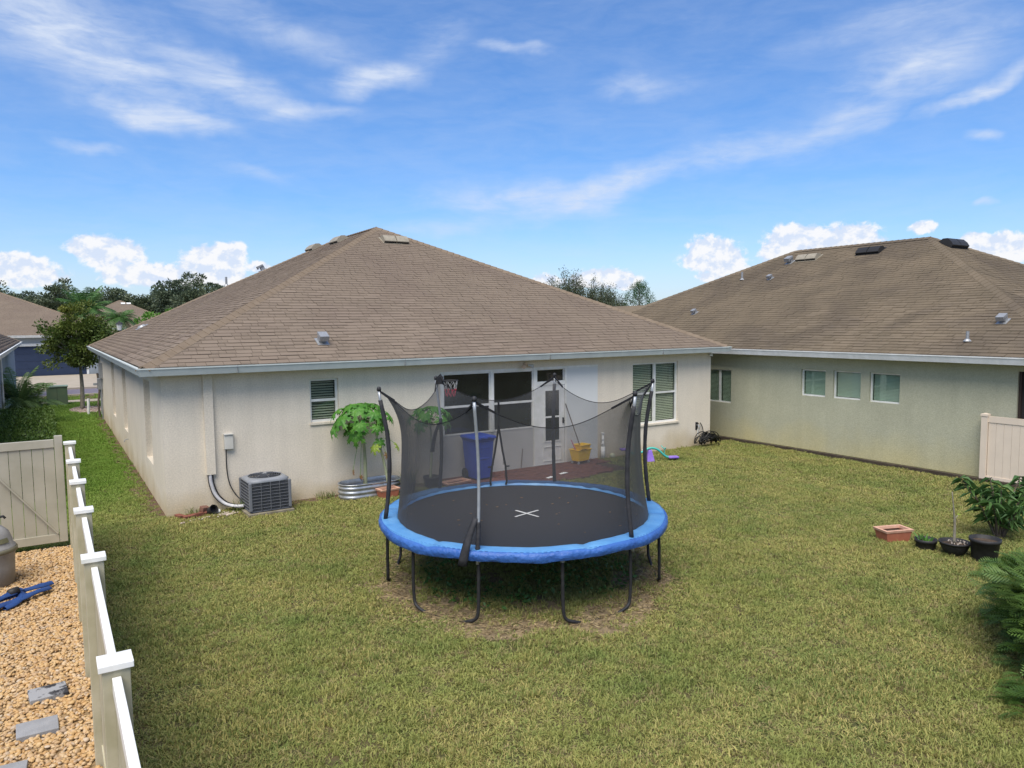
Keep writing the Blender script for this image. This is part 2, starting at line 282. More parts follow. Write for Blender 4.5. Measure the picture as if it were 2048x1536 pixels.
class MB:
    """collects simple solids; coordinates are those of the parent thing"""
    def __init__(s): s.V = []; s.F = []; s.I = []; s.m = 0
    def add(s, V, F):
        o = len(s.V); s.V += [tuple(v) for v in V]; s.F += [tuple(i+o for i in f) for f in F]; s.I += [s.m]*len(F); return s
    def box(s, x0, x1, y0, y1, z0, z1):
        V = [(x, y, z) for z in (z0, z1) for y in (y0, y1) for x in (x0, x1)]
        return s.add(V, [(0, 2, 3, 1), (4, 5, 7, 6), (0, 1, 5, 4), (2, 6, 7, 3), (0, 4, 6, 2), (1, 3, 7, 5)])
    def obox(s, c, ax, ay, az):
        c = Vector(c); ax = Vector(ax); ay = Vector(ay); az = Vector(az)
        V = [c+ax*i+ay*j+az*k for k in (-.5, .5) for j in (-.5, .5) for i in (-.5, .5)]
        return s.add(V, [(0, 2, 3, 1), (4, 5, 7, 6), (0, 1, 5, 4), (2, 6, 7, 3), (0, 4, 6, 2), (1, 3, 7, 5)])
    def bar(s, a, b, w, h, up=(0, 0, 1)):
        a = Vector(a); b = Vector(b); d = b-a; u = Vector(up); sd = d.cross(u)
        if sd.length < 1e-6: sd = d.cross(Vector((1, 0, 0)))
        sd.normalize(); u = sd.cross(d).normalized()
        return s.obox((a+b)/2, d, sd*w, u*h)
    def tube(s, path, r, n=8, caps=True):
        path = [Vector(p) for p in path]; k = len(path); R = r if isinstance(r, (list, tuple)) else [r]*k
        V = []; F = []; prev = None
        for i, p in enumerate(path):
            d = (path[min(i+1, k-1)]-path[max(i-1, 0)]).normalized()
            if prev is None:
                a = d.orthogonal().normalized()
            else:
                a = (prev-d*prev.dot(d)).normalized()
            prev = a; b = d.cross(a)
            for j in range(n):
                t = 2*PI*j/n; V.append(p+(a*math.cos(t)+b*math.sin(t))*R[i])
        for i in range(k-1):
            for j in range(n):
                F.append((i*n+j, i*n+(j+1) % n, (i+1)*n+(j+1) % n, (i+1)*n+j))
        if caps: F.append(tuple(range(n))[::-1]); F.append(tuple((k-1)*n+j for j in range(n)))
        return s.add(V, F)
    def lathe(s, prof, c=(0, 0, 0), n=24, sx=1, sy=1, cap=True):
        V = []; F = []
        for (r, z) in prof:
            for j in range(n):
                t = 2*PI*j/n; V.append((c[0]+r*sx*math.cos(t), c[1]+r*sy*math.sin(t), c[2]+z))
        for i in range(len(prof)-1):
            for j in range(n):
                F.append((i*n+j, i*n+(j+1) % n, (i+1)*n+(j+1) % n, (i+1)*n+j))
        if cap: F.append(tuple(range(n))[::-1]); F.append(tuple((len(prof)-1)*n+j for j in range(n)))
        return s.add(V, F)
    def quad(s, *p): return s.add(p, [tuple(range(len(p)))])
    def build(s, name, mats, parent=None, smooth=False, bevel=0):
        o = mk(name, s.V, s.F, mats, parent, mi=s.I, smooth=smooth)
        if bevel:
            md = o.modifiers.new('bevel', 'BEVEL'); md.width = bevel; md.segments = 2; md.limit_method = 'ANGLE'
        return o
def thing(name, label, cat, loc=(0, 0, 0), rz=0, group=None):
    o = bpy.data.objects.new(name, None); COL.objects.link(o); o.location = loc; o.rotation_euler = (0, 0, rz)
    o.empty_display_size = .1; o['label'] = label; o['category'] = cat
    if group: o['group'] = group
    return o
def tag(o, label, cat, group=None):
    o['label'] = label; o['category'] = cat
    if group: o['group'] = group
    return o
def struct(o): o['kind'] = 'structure'; return o
def stuff(o): o['kind'] = 'stuff'; return o
def copy_tree(o, parent=None):
    c = o.copy(); COL.objects.link(c)
    if parent is not None: c.parent = parent
    for ch in list(o.children): copy_tree(ch, c)
    return c
def share(name, me, parent, M4):
    o = bpy.data.objects.new(name, me); COL.objects.link(o); o.parent = parent; o.matrix_local = M4; return o

# ------------------------------------------------------------------ ground, lawn, paths
gm = mat('lawn_soil', (.062, .068, .026), (.115, .088, .045), 2.2, .95, .6, 30, spec=.1, world=True, dist=.03)
g = MB(); g.quad((-900, -300, 0), (1200, -300, 0), (1200, 1500, 0), (-900, 1500, 0)); struct(g.build('ground', gm))
# worn straw-coloured ring of soil under the trampoline, bare strips along the walls
TC = np.array([3.78, -6.12])
def patch(name, pts, z, m): return struct(MB().quad(*[(x, y, z) for x, y in pts]).build(name, m))
soilm = mat('bare_soil', (.26, .195, .115), (.13, .10, .06), 7, .95, .6, 60, world=True, dist=.03)
ring = []
for i in range(48):
    t = 2*PI*i/48; r = 2.12+.16*math.sin(3*t+1)+.10*math.sin(7*t)
    ring.append((TC[0]+r*math.cos(t), TC[1]+r*math.sin(t)))
patch('bare_soil', ring, .004, soilm)
stripm = mat('brown_mulch', (.16, .10, .065), (.09, .06, .04), 10, .95, .8, 50, world=True, dist=.03)
patch('soil_strip', [(-.34, 1.0), (-.05, .1), (-.001, .1), (-.001, 17), (-.22, 17), (-.3, 8)], .004, stripm)
patch('soil_strip', [(1.9, -.36), (5.0, -.5), (5.4, -.001), (1.9, -.001)], .004, stripm)
patch('soil_strip', [(10.5, -.25), (12.9, -.12), (12.9, -.001), (10.5, -.001)], .004, stripm)
patch('gravel_bed', [(-6, -14), (-1.5, -14), (-1.5, -1.1), (-6, -1.1)], .006, mat('gravel_base', (.30, .20, .10), (.16, .11, .06), 25, .95, .6, 60, world=True))
# street at the far end: sidewalk, kerbs, road, driveway
s = MB(); s.box(-40, 60, 24.9, 26.0, -.05, .04); struct(s.build('sidewalk', M['concrete']))
s = MB(); s.box(-60, 90, 28.6, 28.8, -.05, .10); s.box(-60, 90, 33.4, 33.6, -.05, .10); struct(s.build('kerb', M['concrete']))
patch('road', [(-60, 28.8), (90, 28.8), (90, 33.4), (-60, 33.4)], .004, M['asphalt'])
s = MB(); s.box(-9, 1.35, 33.6, 40.6, -.05, .02); s.box(-9, 1.35, 40.62, 47.9, -.05, .02); struct(s.build('driveway', M['concrete']))
s = MB(); s.box(1.6, 6, 44.4, 45.2, -.05, .03); struct(s.build('path', M['concrete']))

# ------------------------------------------------------------------ building helpers
def frame(O, U, Nn):
    O = Vector(O); U = Vector(U); Nn = Vector(Nn)
    return lambda u, z, d=0: O+U*u+Vector((0, 0, z))+Nn*d
def wall_mb(mb, fr, u0, u1, z0, z1, holes, depth=.14):
    us = sorted({u0, u1, *[h[0] for h in holes], *[h[1] for h in holes]}); zs = sorted({z0, z1, *[h[2] for h in holes], *[h[3] for h in holes]})
    for a, b in zip(us, us[1:]):
        for c, d in zip(zs, zs[1:]):
            if any(h[0] <= a and b <= h[1] and h[2] <= c and d <= h[3] for h in holes): continue
            mb.quad(fr(a, c), fr(b, c), fr(b, d), fr(a, d))
    for (a, b, c, d) in [h[:4] for h in holes]:
        mb.quad(fr(a, c), fr(a, d), fr(a, d, -depth), fr(a, c, -depth)); mb.quad(fr(b, c), fr(b, c, -depth), fr(b, d, -depth), fr(b, d))
        mb.quad(fr(a, c), fr(a, c, -depth), fr(b, c, -depth), fr(b, c)); mb.quad(fr(a, d), fr(b, d), fr(b, d, -depth), fr(a, d, -depth))
def fbox(mb, fr, a, b, c, d, e, f):
    V = [fr(u, z, q) for q in (e, f) for z in (c, d) for u in (a, b)]
    mb.add(V, [(0, 2, 3, 1), (4, 5, 7, 6), (0, 1, 5, 4), (2, 6, 7, 3), (0, 4, 6, 2), (1, 3, 7, 5)])
def window(parent, fr, a, b, c, d, cols=1, mid=None, slats=0, rec=.07, fw=.045, glass='pane', slat='slat', pitch=.047, tilt=.27, name='window'):
    """frame proud of the recess; panes, blind slats and a dark room behind are sub-parts"""
    mb = MB(); D0, D1 = -rec-.05, -rec+.0
    fbox(mb, fr, a, a+fw, c, d, D0, D1); fbox(mb, fr, b-fw, b, c, d, D0, D1); fbox(mb, fr, a+fw, b-fw, d-fw, d, D0, D1); fbox(mb, fr, a+fw, b-fw, c, c+fw, D0, D1)
    w = (b-a)/cols
    for i in range(1, cols): fbox(mb, fr, a+w*i-fw*.9, a+w*i+fw*.9, c+fw, d-fw, D0, D1)
    cells = []
    for i in range(cols):
        x0 = a+w*i+(fw if i == 0 else fw*.9); x1 = a+w*(i+1)-(fw if i == cols-1 else fw*.9)
        if mid:
            fbox(mb, fr, x0, x1, mid-.025, mid+.025, D0-.01, D1-.012); cells += [(x0, x1, c+fw, mid-.025, -.02), (x0, x1, mid+.025, d-fw, 0)]
        else: cells.append((x0, x1, c+fw, d-fw, 0))
    win = mb.build(name, M['vinyl'], parent)
    for (x0, x1, z0, z1, dd) in cells:
        p = MB(); q = D0+.02+dd; fbox(p, fr, x0, x1, z0, z1, q-.006, q); p.build('pane', M[glass], win)
    if slats:
        me = None
        for i in range(cols):
            x0 = a+w*i+fw*1.1; x1 = a+w*(i+1)-fw*1.1; z = d-fw-.03
            while z > c+fw:
                if me is None:
                    sb = MB(); V = [fr(u, k*pitch*tilt, e)-fr(0, 0) for (k, e) in ((-1, .016), (1, -.016)) for u in (0, x1-x0)]
                    sb.add(V+[v+Vector((0, 0, -.004)) for v in V], [(0, 1, 3, 2), (4, 6, 7, 5), (0, 4, 5, 1), (2, 3, 7, 6)]); so_ = sb.build('blind_slat', M[slat], win); me = so_.data
                    so_.matrix_local = Matrix.Translation(fr(x0, z, D0-.04))
                else: share('blind_slat', me, win, Matrix.Translation(fr(x0, z, D0-.04)))
                z -= pitch
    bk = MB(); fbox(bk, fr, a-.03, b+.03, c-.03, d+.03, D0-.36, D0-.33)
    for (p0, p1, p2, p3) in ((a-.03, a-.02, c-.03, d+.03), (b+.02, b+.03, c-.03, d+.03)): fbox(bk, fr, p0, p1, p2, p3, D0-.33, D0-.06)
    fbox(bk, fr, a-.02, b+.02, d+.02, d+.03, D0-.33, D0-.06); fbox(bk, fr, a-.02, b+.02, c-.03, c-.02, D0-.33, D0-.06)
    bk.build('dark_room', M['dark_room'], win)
    return win

def slope(root, roof, e0, e1, ncoord, up, slen, left, right, material, tabw=.30, expo=.143, thick=.016, want=None, seed=1):
    """shingle courses on a roof slope. e0: left end of the eave, ncoord: unit along the eave, up: unit up the slope,
    left(v), right(v): the span of the slope at height v. Returns candidate tabs for single parts and the joined rest."""
    rg = random.Random(seed); nrm = Vector(ncoord).cross(Vector(up)).normalized(); tabs = []
    if nrm.z < 0: nrm = -nrm
    n = int(slen/expo)
    for k in range(n+1):
        v0 = k*expo; v1 = min(v0+expo+.02, slen); a, b_ = left(v0), right(v0)
        if b_-a < .05: continue
        u = a-rg.random()*tabw
        while u < b_:
            wd = tabw*rg.choice((.45, .6, .8, 1, 1.15)); x0, x1 = u, u+wd-.006; u += wd
            l0, l1, r0, r1 = left(v0), left(v1), right(v0), right(v1)
            A, B, C_, D_ = max(x0, l0), min(x1, r0), min(x1, r1), max(x0, l1)
            if B-A < .02: continue
            if C_ < D_: C_ = D_ = (C_+D_)/2
            clipped = x0 < max(l0, l1) or x1 > min(r0, r1)
            tabs.append((A, B, C_, D_, v0, v1, thick*rg.uniform(.65, 1.35), clipped, rg.random()))
    return dict(tabs=tabs, e0=Vector(e0), U=Vector(ncoord), up=Vector(up), n=nrm)
TAB = None
def shingle_roof(roof, slopes, material, limit):
    cand = []
    for si, s_ in enumerate(slopes):
        for ti, t in enumerate(s_['tabs']):
            if t[7] or t[5]-t[4] < .1: continue
            p = s_['e0']+s_['U']*((t[0]+t[1])/2)+s_['up']*t[4]
            d = np.linalg.norm(np.array(p)-CAMP); cand.append((d/math.sqrt(t[1]-t[0]), si, ti))
    cand.sort(); pick = {(a, b) for _, a, b in cand[:limit]}
    V = []; F = []; R = []; me = None
    for si, s_ in enumerate(slopes):
        e0, U, up, nn = s_['e0'], s_['U'], s_['up'], s_['n']
        for ti, (A, B, C_, D_, v0, v1, th, cl, rr) in enumerate(s_['tabs']):
            if (si, ti) in pick:
                if me is None:
                    b0 = [(0, 0, 1), (1, 0, 1), (1, 1, .15), (0, 1, .15), (0, 0, 0), (1, 0, 0)]
                    me = bpy.data.meshes.new('shingle'); me.from_pydata(b0+[(1, 1, 0), (0, 1, 0)], [], [(0, 1, 2, 3), (4, 5, 1, 0), (4, 0, 3, 7), (5, 6, 2, 1)]); me.materials.append(material)
                sx_, sy_ = B-A, v1-v0
                o = e0+U*A+up*v0+nn*.004
                M4 = Matrix(((U.x*sx_, up.x*sy_, nn.x*th, o.x), (U.y*sx_, up.y*sy_, nn.y*th, o.y), (U.z*sx_, up.z*sy_, nn.z*th, o.z), (0, 0, 0, 1)))
                share('shingle', me, roof, M4); continue
            k = len(V); o = e0+nn*.004
            for (u, v, h) in ((A, v0, th), (B, v0, th), (C_, v1, th*.15), (D_, v1, th*.15), (A, v0, 0), (B, v0, 0)):
                V.append(tuple(o+U*u+up*v+nn*h))
            F += [(k, k+1, k+2, k+3), (k+4, k+5, k+1, k)]; R += [rr, rr]
    stuff(mk('shingles', np.array(V), np.array(F), material, roof, rnd=R))
def caps(mb, a, b, w=.15, step=.2):
    a = Vector(a); b = Vector(b); d = (b-a); n = int(d.length/step); d.normalize()
    sd = d.cross(Vector((0, 0, 1))).normalized()
    for i in range(n):
        p = a+d*step*i; q = a+d*(step*i+step*1.12); hi, lo = .028, .014; dr = w*.47
        V = [p+sd*w+Vector((0, 0, hi-dr)), p+Vector((0, 0, hi+.012)), p-sd*w+Vector((0, 0, hi-dr)), q+sd*w+Vector((0, 0, lo-dr)), q+Vector((0, 0, lo+.012)), q-sd*w+Vector((0, 0, lo-dr))]
        V += [v-Vector((0, 0, .02)) for v in V[:3]]
        mb.add(V, [(0, 1, 4, 3), (1, 2, 5, 4), (6, 7, 1, 0), (7, 8, 2, 1)])
def vent_box(parent, n, pos, along, updir, nrm, m, wd=.38, name='vent_hood', dep=.42, hh=.17):
    """n low box hoods side by side, lower side closed by a dark face standing in for a shaded opening"""
    A = Vector(along); U_ = Vector(updir); Nn = Vector(nrm); P0 = Vector(pos)
    for i in range(n):
        c = P0+A*((i-(n-1)/2)*(wd+.02)); mb = MB(); h0, h1 = hh, hh*.55
        pf_ = [(-.5, .015), (-.5, hh*.34), (-.52, hh*.36), (-.52, hh*.52), (-.30, hh*.82), (.02, hh), (.30, hh*.72), (.5, 0)]
        ring_ = [[c+A*(sd*wd*.5*(1-.10*max(0, k-3)/4))+U_*dep*u+Nn*h for k, (u, h) in enumerate(pf_)] for sd in (-1, 1)]
        V = ring_[0]+ring_[1]; F = []
        for k in range(1, 7): F.append((k, k+8, k+9, k+1))
        F += [tuple(range(8)), tuple(range(15, 7, -1))]
        mb.add(V, F); mb.m = 1; mb.add([ring_[0][0], ring_[1][0], ring_[1][1], ring_[0][1]], [(0, 1, 2, 3)]); mb.m = 0  # near-black face paints in the shade under the hood lip
        mb.obox(c+Nn*.008, A*wd*1.10, U_*dep*1.2, Nn*.006)
        mb.build(name, [m, M['dark_room']], parent)
def goose(parent, pos, up, nrm, along, m, s=1.0, name='exhaust_vent'):
    A, U_, Nn, c = Vector(along), Vector(up), Vector(nrm), Vector(pos); mb = MB(); Z = Vector((0, 0, 1))
    mb.obox(c+Nn*.01, A*.24*s, U_*.30*s, Nn*.01); mb.obox(c+Nn*.07*s+U_*.02, A*.15*s, U_*.14*s, Nn*.14*s); mb.obox(c+Nn*.17*s-U_*.02, A*.19*s, U_*.20*s, Nn*.06*s)
    mb.obox(c+Nn*.145*s-U_*.13*s, A*.19*s, U_*.03*s, Nn*.11*s)
    return mb.build(name, m, parent)
def hip_roof(parent, x0, x1, y0, y1, z, sl, which, material, limit, seed=3, fascia=None, fh=.14, mats_f=None, shingles=True, expo=.143, tabw=.3):
    """hip roof with its ridge along Y"""
    xc = (x0+x1)/2; h = (x1-x0)/2; zr = z+sl*h; cs = 1/math.sqrt(1+sl*sl); A = Vector((xc, y0+h, zr)); B = Vector((xc, y1-h, zr)); c = [Vector((x0, y0, z)), Vector((x1, y0, z)), Vector((x1, y1, z)), Vector((x0, y1, z))]
    mb = MB(); mb.add(c+[A, B], [(0, 1, 4), (1, 2, 5, 4), (2, 3, 5), (3, 0, 4, 5), (3, 2, 1, 0)])
    roof = mb.build('roof', M['underlay'] if shingles else material, parent)
    L_ = h/cs
    if shingles:
        S = []
        if 'rear' in which: S.append(slope(parent, roof, c[0], c[1], (1, 0, 0), (0, cs, sl*cs), L_, lambda v: v*cs, lambda v: 2*h-v*cs, material, tabw, expo, seed=seed))
        if 'left' in which: S.append(slope(parent, roof, c[3], c[0], (0, -1, 0), (cs, 0, sl*cs), L_, lambda v: v*cs, lambda v: (y1-y0)-v*cs, material, tabw, expo, seed=seed+1))
        if 'front' in which: S.append(slope(parent, roof, c[2], c[3], (-1, 0, 0), (0, -cs, sl*cs), L_, lambda v: v*cs, lambda v: 2*h-v*cs, material, tabw, expo, seed=seed+2))
        if 'right' in which: S.append(slope(parent, roof, c[1], c[2], (0, 1, 0), (-cs, 0, sl*cs), L_, lambda v: v*cs, lambda v: (y1-y0)-v*cs, material, tabw, expo, seed=seed+3))
        shingle_roof(roof, S, material, limit)
    k = MB()
    for a, b in ((c[0], A), (c[1], A), (c[2], B), (c[3], B), (A, B)): caps(k, a+Vector((0, 0, .012)), b+Vector((0, 0, .012)))
    k.build('hip_cap', M['shingle_cap'] if material is not M['shingle_old'] else material, roof)
    return roof, A, B
def eave_trim(parent, x0, x1, y0, y1, z, o, fh, mg, soff=True, name='gutter', wall_in=.31):
    """gutter run round the eave: slanted face, rolled lip; soffit under it"""
    mb = MB(); pr = [(0, -fh), (.05, -fh), (.085, -.02), (.095, -.02), (.095, .004), (.08, .004), (.075, -.015), (0, -.015)]
    cs = [(x0, y0, -1, -1), (x1, y0, 1, -1), (x1, y1, 1, 1), (x0, y1, -1, 1)]
    V = []; n = len(pr)
    for (x, y, sx_, sy_) in cs:
        for (d, h) in pr: V.append((x+sx_*d, y+sy_*d, z+h))
    F = []
    for i in range(4):
        j = (i+1) % 4
        for k in range(n): F.append((i*n+k, j*n+k, j*n+(k+1) % n, i*n+(k+1) % n))
    mb.add(V, F); mb.build(name, mg, parent)
    if soff:
        s = MB(); zz = z-fh+.004; i = wall_in
        s.quad((x0, y0, zz), (x0+i+.05, y0+i+.05, zz), (x1-i-.05, y0+i+.05, zz), (x1, y0, zz)); s.quad((x1, y0, zz), (x1-i-.05, y0+i+.05, zz), (x1-i-.05, y1-i-.05, zz), (x1, y1, zz))
        s.quad((x1, y1, zz), (x1-i-.05, y1-i-.05, zz), (x0+i+.05, y1-i-.05, zz), (x0, y1, zz)); s.quad((x0, y1, zz), (x0+i+.05, y1-i-.05, zz), (x0+i+.05, y0+i+.05, zz), (x0, y0, zz))
        s.build('soffit', M['trim'], parent)

# ------------------------------------------------------------------ main house
W = 14.09; LN = 17.78; OV = .31; ZE = 2.76; SL = (6.416-ZE)/(W/2+OV)
house = thing('house', 'cream stucco house with brown shingle hip roof behind the trampoline', 'house')
wb = MB(); R = frame((0, 0, 0), (1, 0, 0), (0, -1, 0)); Lf = frame((0, LN, 0), (0, -1, 0), (-1, 0, 0)); Rt = frame((W, 0, 0), (0, 1, 0), (1, 0, 0)); Fr = frame((W, LN, 0), (-1, 0, 0), (0, 1, 0))
W1 = (2.70, 3.29, 1.53, 2.41); LAN = (5.60, 10.03, .0, 2.42); W4 = (11.20, 12.82, .77, 2.40)
wall_mb(wb, R, 0, W, -.1, 2.63, [W1, LAN, W4], .1)
lw_ = [(LN-2.90, LN-1.75, .70, 2.40), (LN-8.2, LN-7.1, .70, 2.40), (LN-12.1, LN-11.0, .70, 2.40)]
wall_mb(wb, Lf, 0, LN, -.1, 2.63, lw_, .14); wall_mb(wb, Rt, 0, LN, -.1, 2.63, []); wall_mb(wb, Fr, 0, W, -.1, 2.63, [])
house_wall = wb.build('wall', M['stucco'], house)
for (a, b_, c_, d_) in lw_: window(house, Lf, a, b_, c_, d_, 1, 1.5, 0, .13, glass='glass_dark')
# sills of the deep side openings
hr, HA, HB = hip_roof(house, -OV, W+OV, -OV, LN+OV, ZE, SL, ('rear', 'left'), M['shingle'], 300)
eave_trim(house, -OV, W+OV, -OV, LN+OV, ZE, OV, .14, M['trim'])
j = MB()
for x in (1.25, 4.6, 8.3, 11.9): j.box(x, x+.006, -OV-.098, -OV-.02, ZE-.13, ZE+.006)
j.build('gutter_joint', M['metal_grey'], house)
# small window left, double window right (blinds)
window(house, R, *W1, 1, 1.97, 1, .07, slat='slat_grey', pitch=.052)
window(house, R, *W4, 2, 1.58, 1, .05, slat='slat', pitch=.046)
sl_ = MB(); sl_.box(W4[0]-.03, W4[1]+.03, -.035, .04, W4[2]-.05, W4[2]-.003); sl_.box(W1[0]-.02, W1[1]+.02, -.03, .04, W1[2]-.045, W1[2]-.003); sl_.build('window_sill', M['stucco'], house)
# infilled lanai: white framing, two big double windows, door with transom, smooth white panel
lan = MB(); D = .03
for (a, b_, c_, d_) in ((5.60, 5.675, .98, 2.42), (6.895, 6.965, .98, 2.42), (8.085, 8.185, 0, 2.42), (5.675, 6.895, 2.375, 2.42), (6.965, 8.085, 2.365, 2.42), (8.185, 9.0, 2.365, 2.42), (9.0, 9.06, 0, 2.42), (8.185, 9.0, 1.98, 2.05)):
    fbox(lan, R, a, b_, c_, d_, -.05, .006)
lan.build('screen_room_frame', M['vinyl'], house)
kb = MB(); kb_m = mat('pale_infill_board', (.50, .485, .455), (.44, .43, .41), 2, .8, .2, 60, world=True)
fbox(kb, R, 5.60, 8.085, 0.0, .98, -.06, -.03); kb.build('infill_board', kb_m, house)
wp = MB(); fbox(wp, R, 9.06, 10.03, 0.03, 2.375, -.05, .0); wp.build('white_panel', mat('smooth_white_panel', (.66, .67, .66), (.62, .63, .62), 1, .6, world=True), house)
fil = MB(); fbox(fil, R, 9.06, 10.03, 2.375, 2.42, -.05, .003); fil.build('panel_trim', M['vinyl'], house)
for (a, b_, top) in ((5.675, 6.895, 2.375), (6.965, 8.085, 2.365)): window(house, R, a, b_, .98, top, 1, 1.62, 0, .02, .03, glass='glass_dark')
window(house, R, 8.185, 9.0, 2.05, 2.365, 1, None, 0, .03, .02, glass='glass_dark')
dr = MB(); fbox(dr, R, 8.195, 8.99, 0.04, 1.98, -.05, -.012)
door = dr.build('door', M['vinyl'], house)
gl = MB(); fbox(gl, R, 8.42, 8.83, .62, 1.18, -.012, -.006); gl.build('pane', M['glass_dark'], door)
gl = MB(); fbox(gl, R, 8.42, 8.83, 1.22, 1.84, -.012, -.006); gl.build('pane', M['glass_dark'], door)
mo = MB()
for (a, b_, c_, d_) in ((8.36, 8.89, .12, .135), (8.36, 8.89, .46, .475), (8.36, 8.375, .135, .46), (8.875, 8.89, .135, .46), (8.39, 8.42, .59, 1.87), (8.83, 8.86, .59, 1.87), (8.42, 8.83, 1.84, 1.87), (8.42, 8.83, .59, .62), (8.42, 8.83, 1.18, 1.22)): fbox(mo, R, a, b_, c_, d_, -.012, .002)
mo.build('door_moulding', M['vinyl'], door)
mo = MB(); fbox(mo, R, 8.93, 8.96, 1.02, 1.16, -.01, .03); mo.tube([R(8.945, 1.09, .03), R(8.945, 1.09, .06), R(8.88, 1.09, .06)], .008); mo.build('door_handle', M['black'], door)
ds = MB(); fbox(ds, R, 8.15, 9.06, -.02, .035, -.05, .05); ds.build('threshold', M['metal_grey'], house)
# slab edge showing along the infill
se = MB(); fbox(se, R, 5.6, 10.2, -.05, .018, -.02, .012); se.build('slab_edge', M['concrete'], house)
# vertical line-set cover and pipes
ch = MB(); fbox(ch, R, .70, .86, .72, 2.62, 0, .075); ch.build('line_cover', M['stucco'], house)
ps = MB(); P_ = [R(.76, .74, .04), R(.77, .55, .05), R(.84, .32, .08), R(.98, .16, .14), R(1.14, .11, .26), R(1.28, .12, .36)]
def smooth_path(P, n=5):
    P = [Vector(p) for p in P]; out_ = []
    for i in range(len(P)-1):
        p0, p1, p2, p3 = P[max(i-1, 0)], P[i], P[i+1], P[min(i+2, len(P)-1)]
        for k in range(n):
            t = k/n; out_.append(.5*((2*p1)+(p2-p0)*t+(2*p0-5*p1+4*p2-p3)*t*t+(3*p1-p0-3*p2+p3)*t**3))
    return out_+[P[-1]]
ps.tube(smooth_path(P_), .032, 10); ps.build('insulated_pipe', M['pipe'], house, True)
ps = MB(); ps.tube(smooth_path([p+Vector((.045, .0, .02)) for p in P_]), .012, 6); ps.tube(smooth_path([p+Vector((-.035, .0, -.01)) for p in P_]), .010, 6); ps.build('copper_line', M['black'], house)
db = MB(); fbox(db, R, 1.03, 1.19, 1.17, 1.455, 0, .085); fbox(db, R, 1.025, 1.195, 1.44, 1.465, 0, .105); dbx = db.build('disconnect_box', mat('painted_box', (.60, .58, .52), None, 5, .6), house, bevel=.006)
ps = MB(); ps.tube(smooth_path([R(1.06, 1.17, .05), R(1.06, .8, .04), R(1.10, .5, .05), R(1.2, .28, .12), R(1.32, .15, .3)]), .011, 6); ps.build('electric_conduit', M['black'], dbx)
# flood light, camera
fl = MB(); fl.obox(R(7.84, 2.50, .03), (.10, 0, 0), (0, .04, 0), (0, 0, .10))
lt = fl.build('flood_light', mat('almond_plastic', (.62, .48, .34), None, 4, .5), house)
for dx in (-.085, .11):
    h = MB(); a = R(7.84+dx*.4, 2.49, .06); d = Vector((dx*1.2, -.10, -.035)).normalized(); h.tube([a, a+d*.05, a+d*.13, a+d*.135], [.022, .03, .052, .048], 10)
    h.build('lamp_head', M['lens'] if dx > 0 else mat('almond_head', (.62, .46, .33), None, 4, .5), lt)
cm = MB(); cm.lathe([(0, 0), (.05, 0), (.055, .03), (.045, .06), (.02, .075)], (14.03, -.06, 2.50), 12); cmo = cm.build('security_camera', M['white'], house)
cm = MB(); cm.lathe([(.0, -.012), (.028, -.01), (.034, 0)], (14.03, -.075, 2.50), 10); cm.build('lens', M['black'], cmo)
# hose bib on the side wall, electric meters near the front
bb = MB(); bb.tube([(0, 7.17, .53), (-.06, 7.17, .53), (-.09, 7.17, .50), (-.10, 7.17, .46)], .012, 6); bb.build('hose_bib', M['metal_grey'], house)
em = MB(); em.box(-.16, 0, 16.95, 17.35, 1.15, 1.55); em.box(-.12, 0, 16.5, 16.85, 1.6, 2.15); em.tube([(-.06, 17.1, 1.15), (-.06, 17.1, .2)], .03, 6); em.tube([(-.06, 16.6, 1.6), (-.06, 16.6, .0)], .022, 6); em.tube([(-.05, 17.25, 2.62), (-.05, 17.25, 1.55)], .022, 6); em.lathe([(.10, 0), (.10, .08)], (-.2, 17.15, 1.3), 10)
em.build('electric_meter', M['metal_grey'], house)
# roof vents
cs = 1/math.sqrt(1+SL*SL); UPR = Vector((0, cs, SL*cs)); NR = Vector((0, -SL*cs, cs)); UPL = Vector((cs, 0, SL*cs)); NL = Vector((-SL*cs, 0, cs))
def onR(x, y): return Vector((x, y, ZE+SL*(y+OV)+.012))
def onL(x, y): return Vector((x, y, ZE+SL*(x+OV)+.012))
vent_box(hr, 2, onR(7.19, 6.05), (1, 0, 0), UPR, NR, M['vent_tan'])
vent_box(hr, 2, onL(6.55, 9.0), (0, -1, 0), UPL, NL, M['vent_tan']); vent_box(hr, 2, onL(6.5, 11.5), (0, -1, 0), UPL, NL, M['vent_tan'])
goose(hr, onR(3.11, .42), UPR, NR, (1, 0, 0), M['metal_grey'], 1.0); goose(hr, onL(5.2, 13.6), UPL, NL, (0, 1, 0), M['metal_grey'], 1.0)
dv = MB(); p = onL(1.07, 13.4); dv.obox(p+NL*.01, UPL*.42, Vector((0, .42, 0)), NL*.01); dv.tube([p, p+NL*.07], [.17, .10], 12); dv.build('roof_disc', M['metal_grey'], hr)
dv = MB(); p = onL(4.1, 14.6); dv.tube([p, p+Vector((0, 0, .33))], .04, 8); dv.tube([p, p+Vector((0, 0, .06))], [.10, .05], 8); dv.build('vent_pipe', M['metal_grey'], hr)

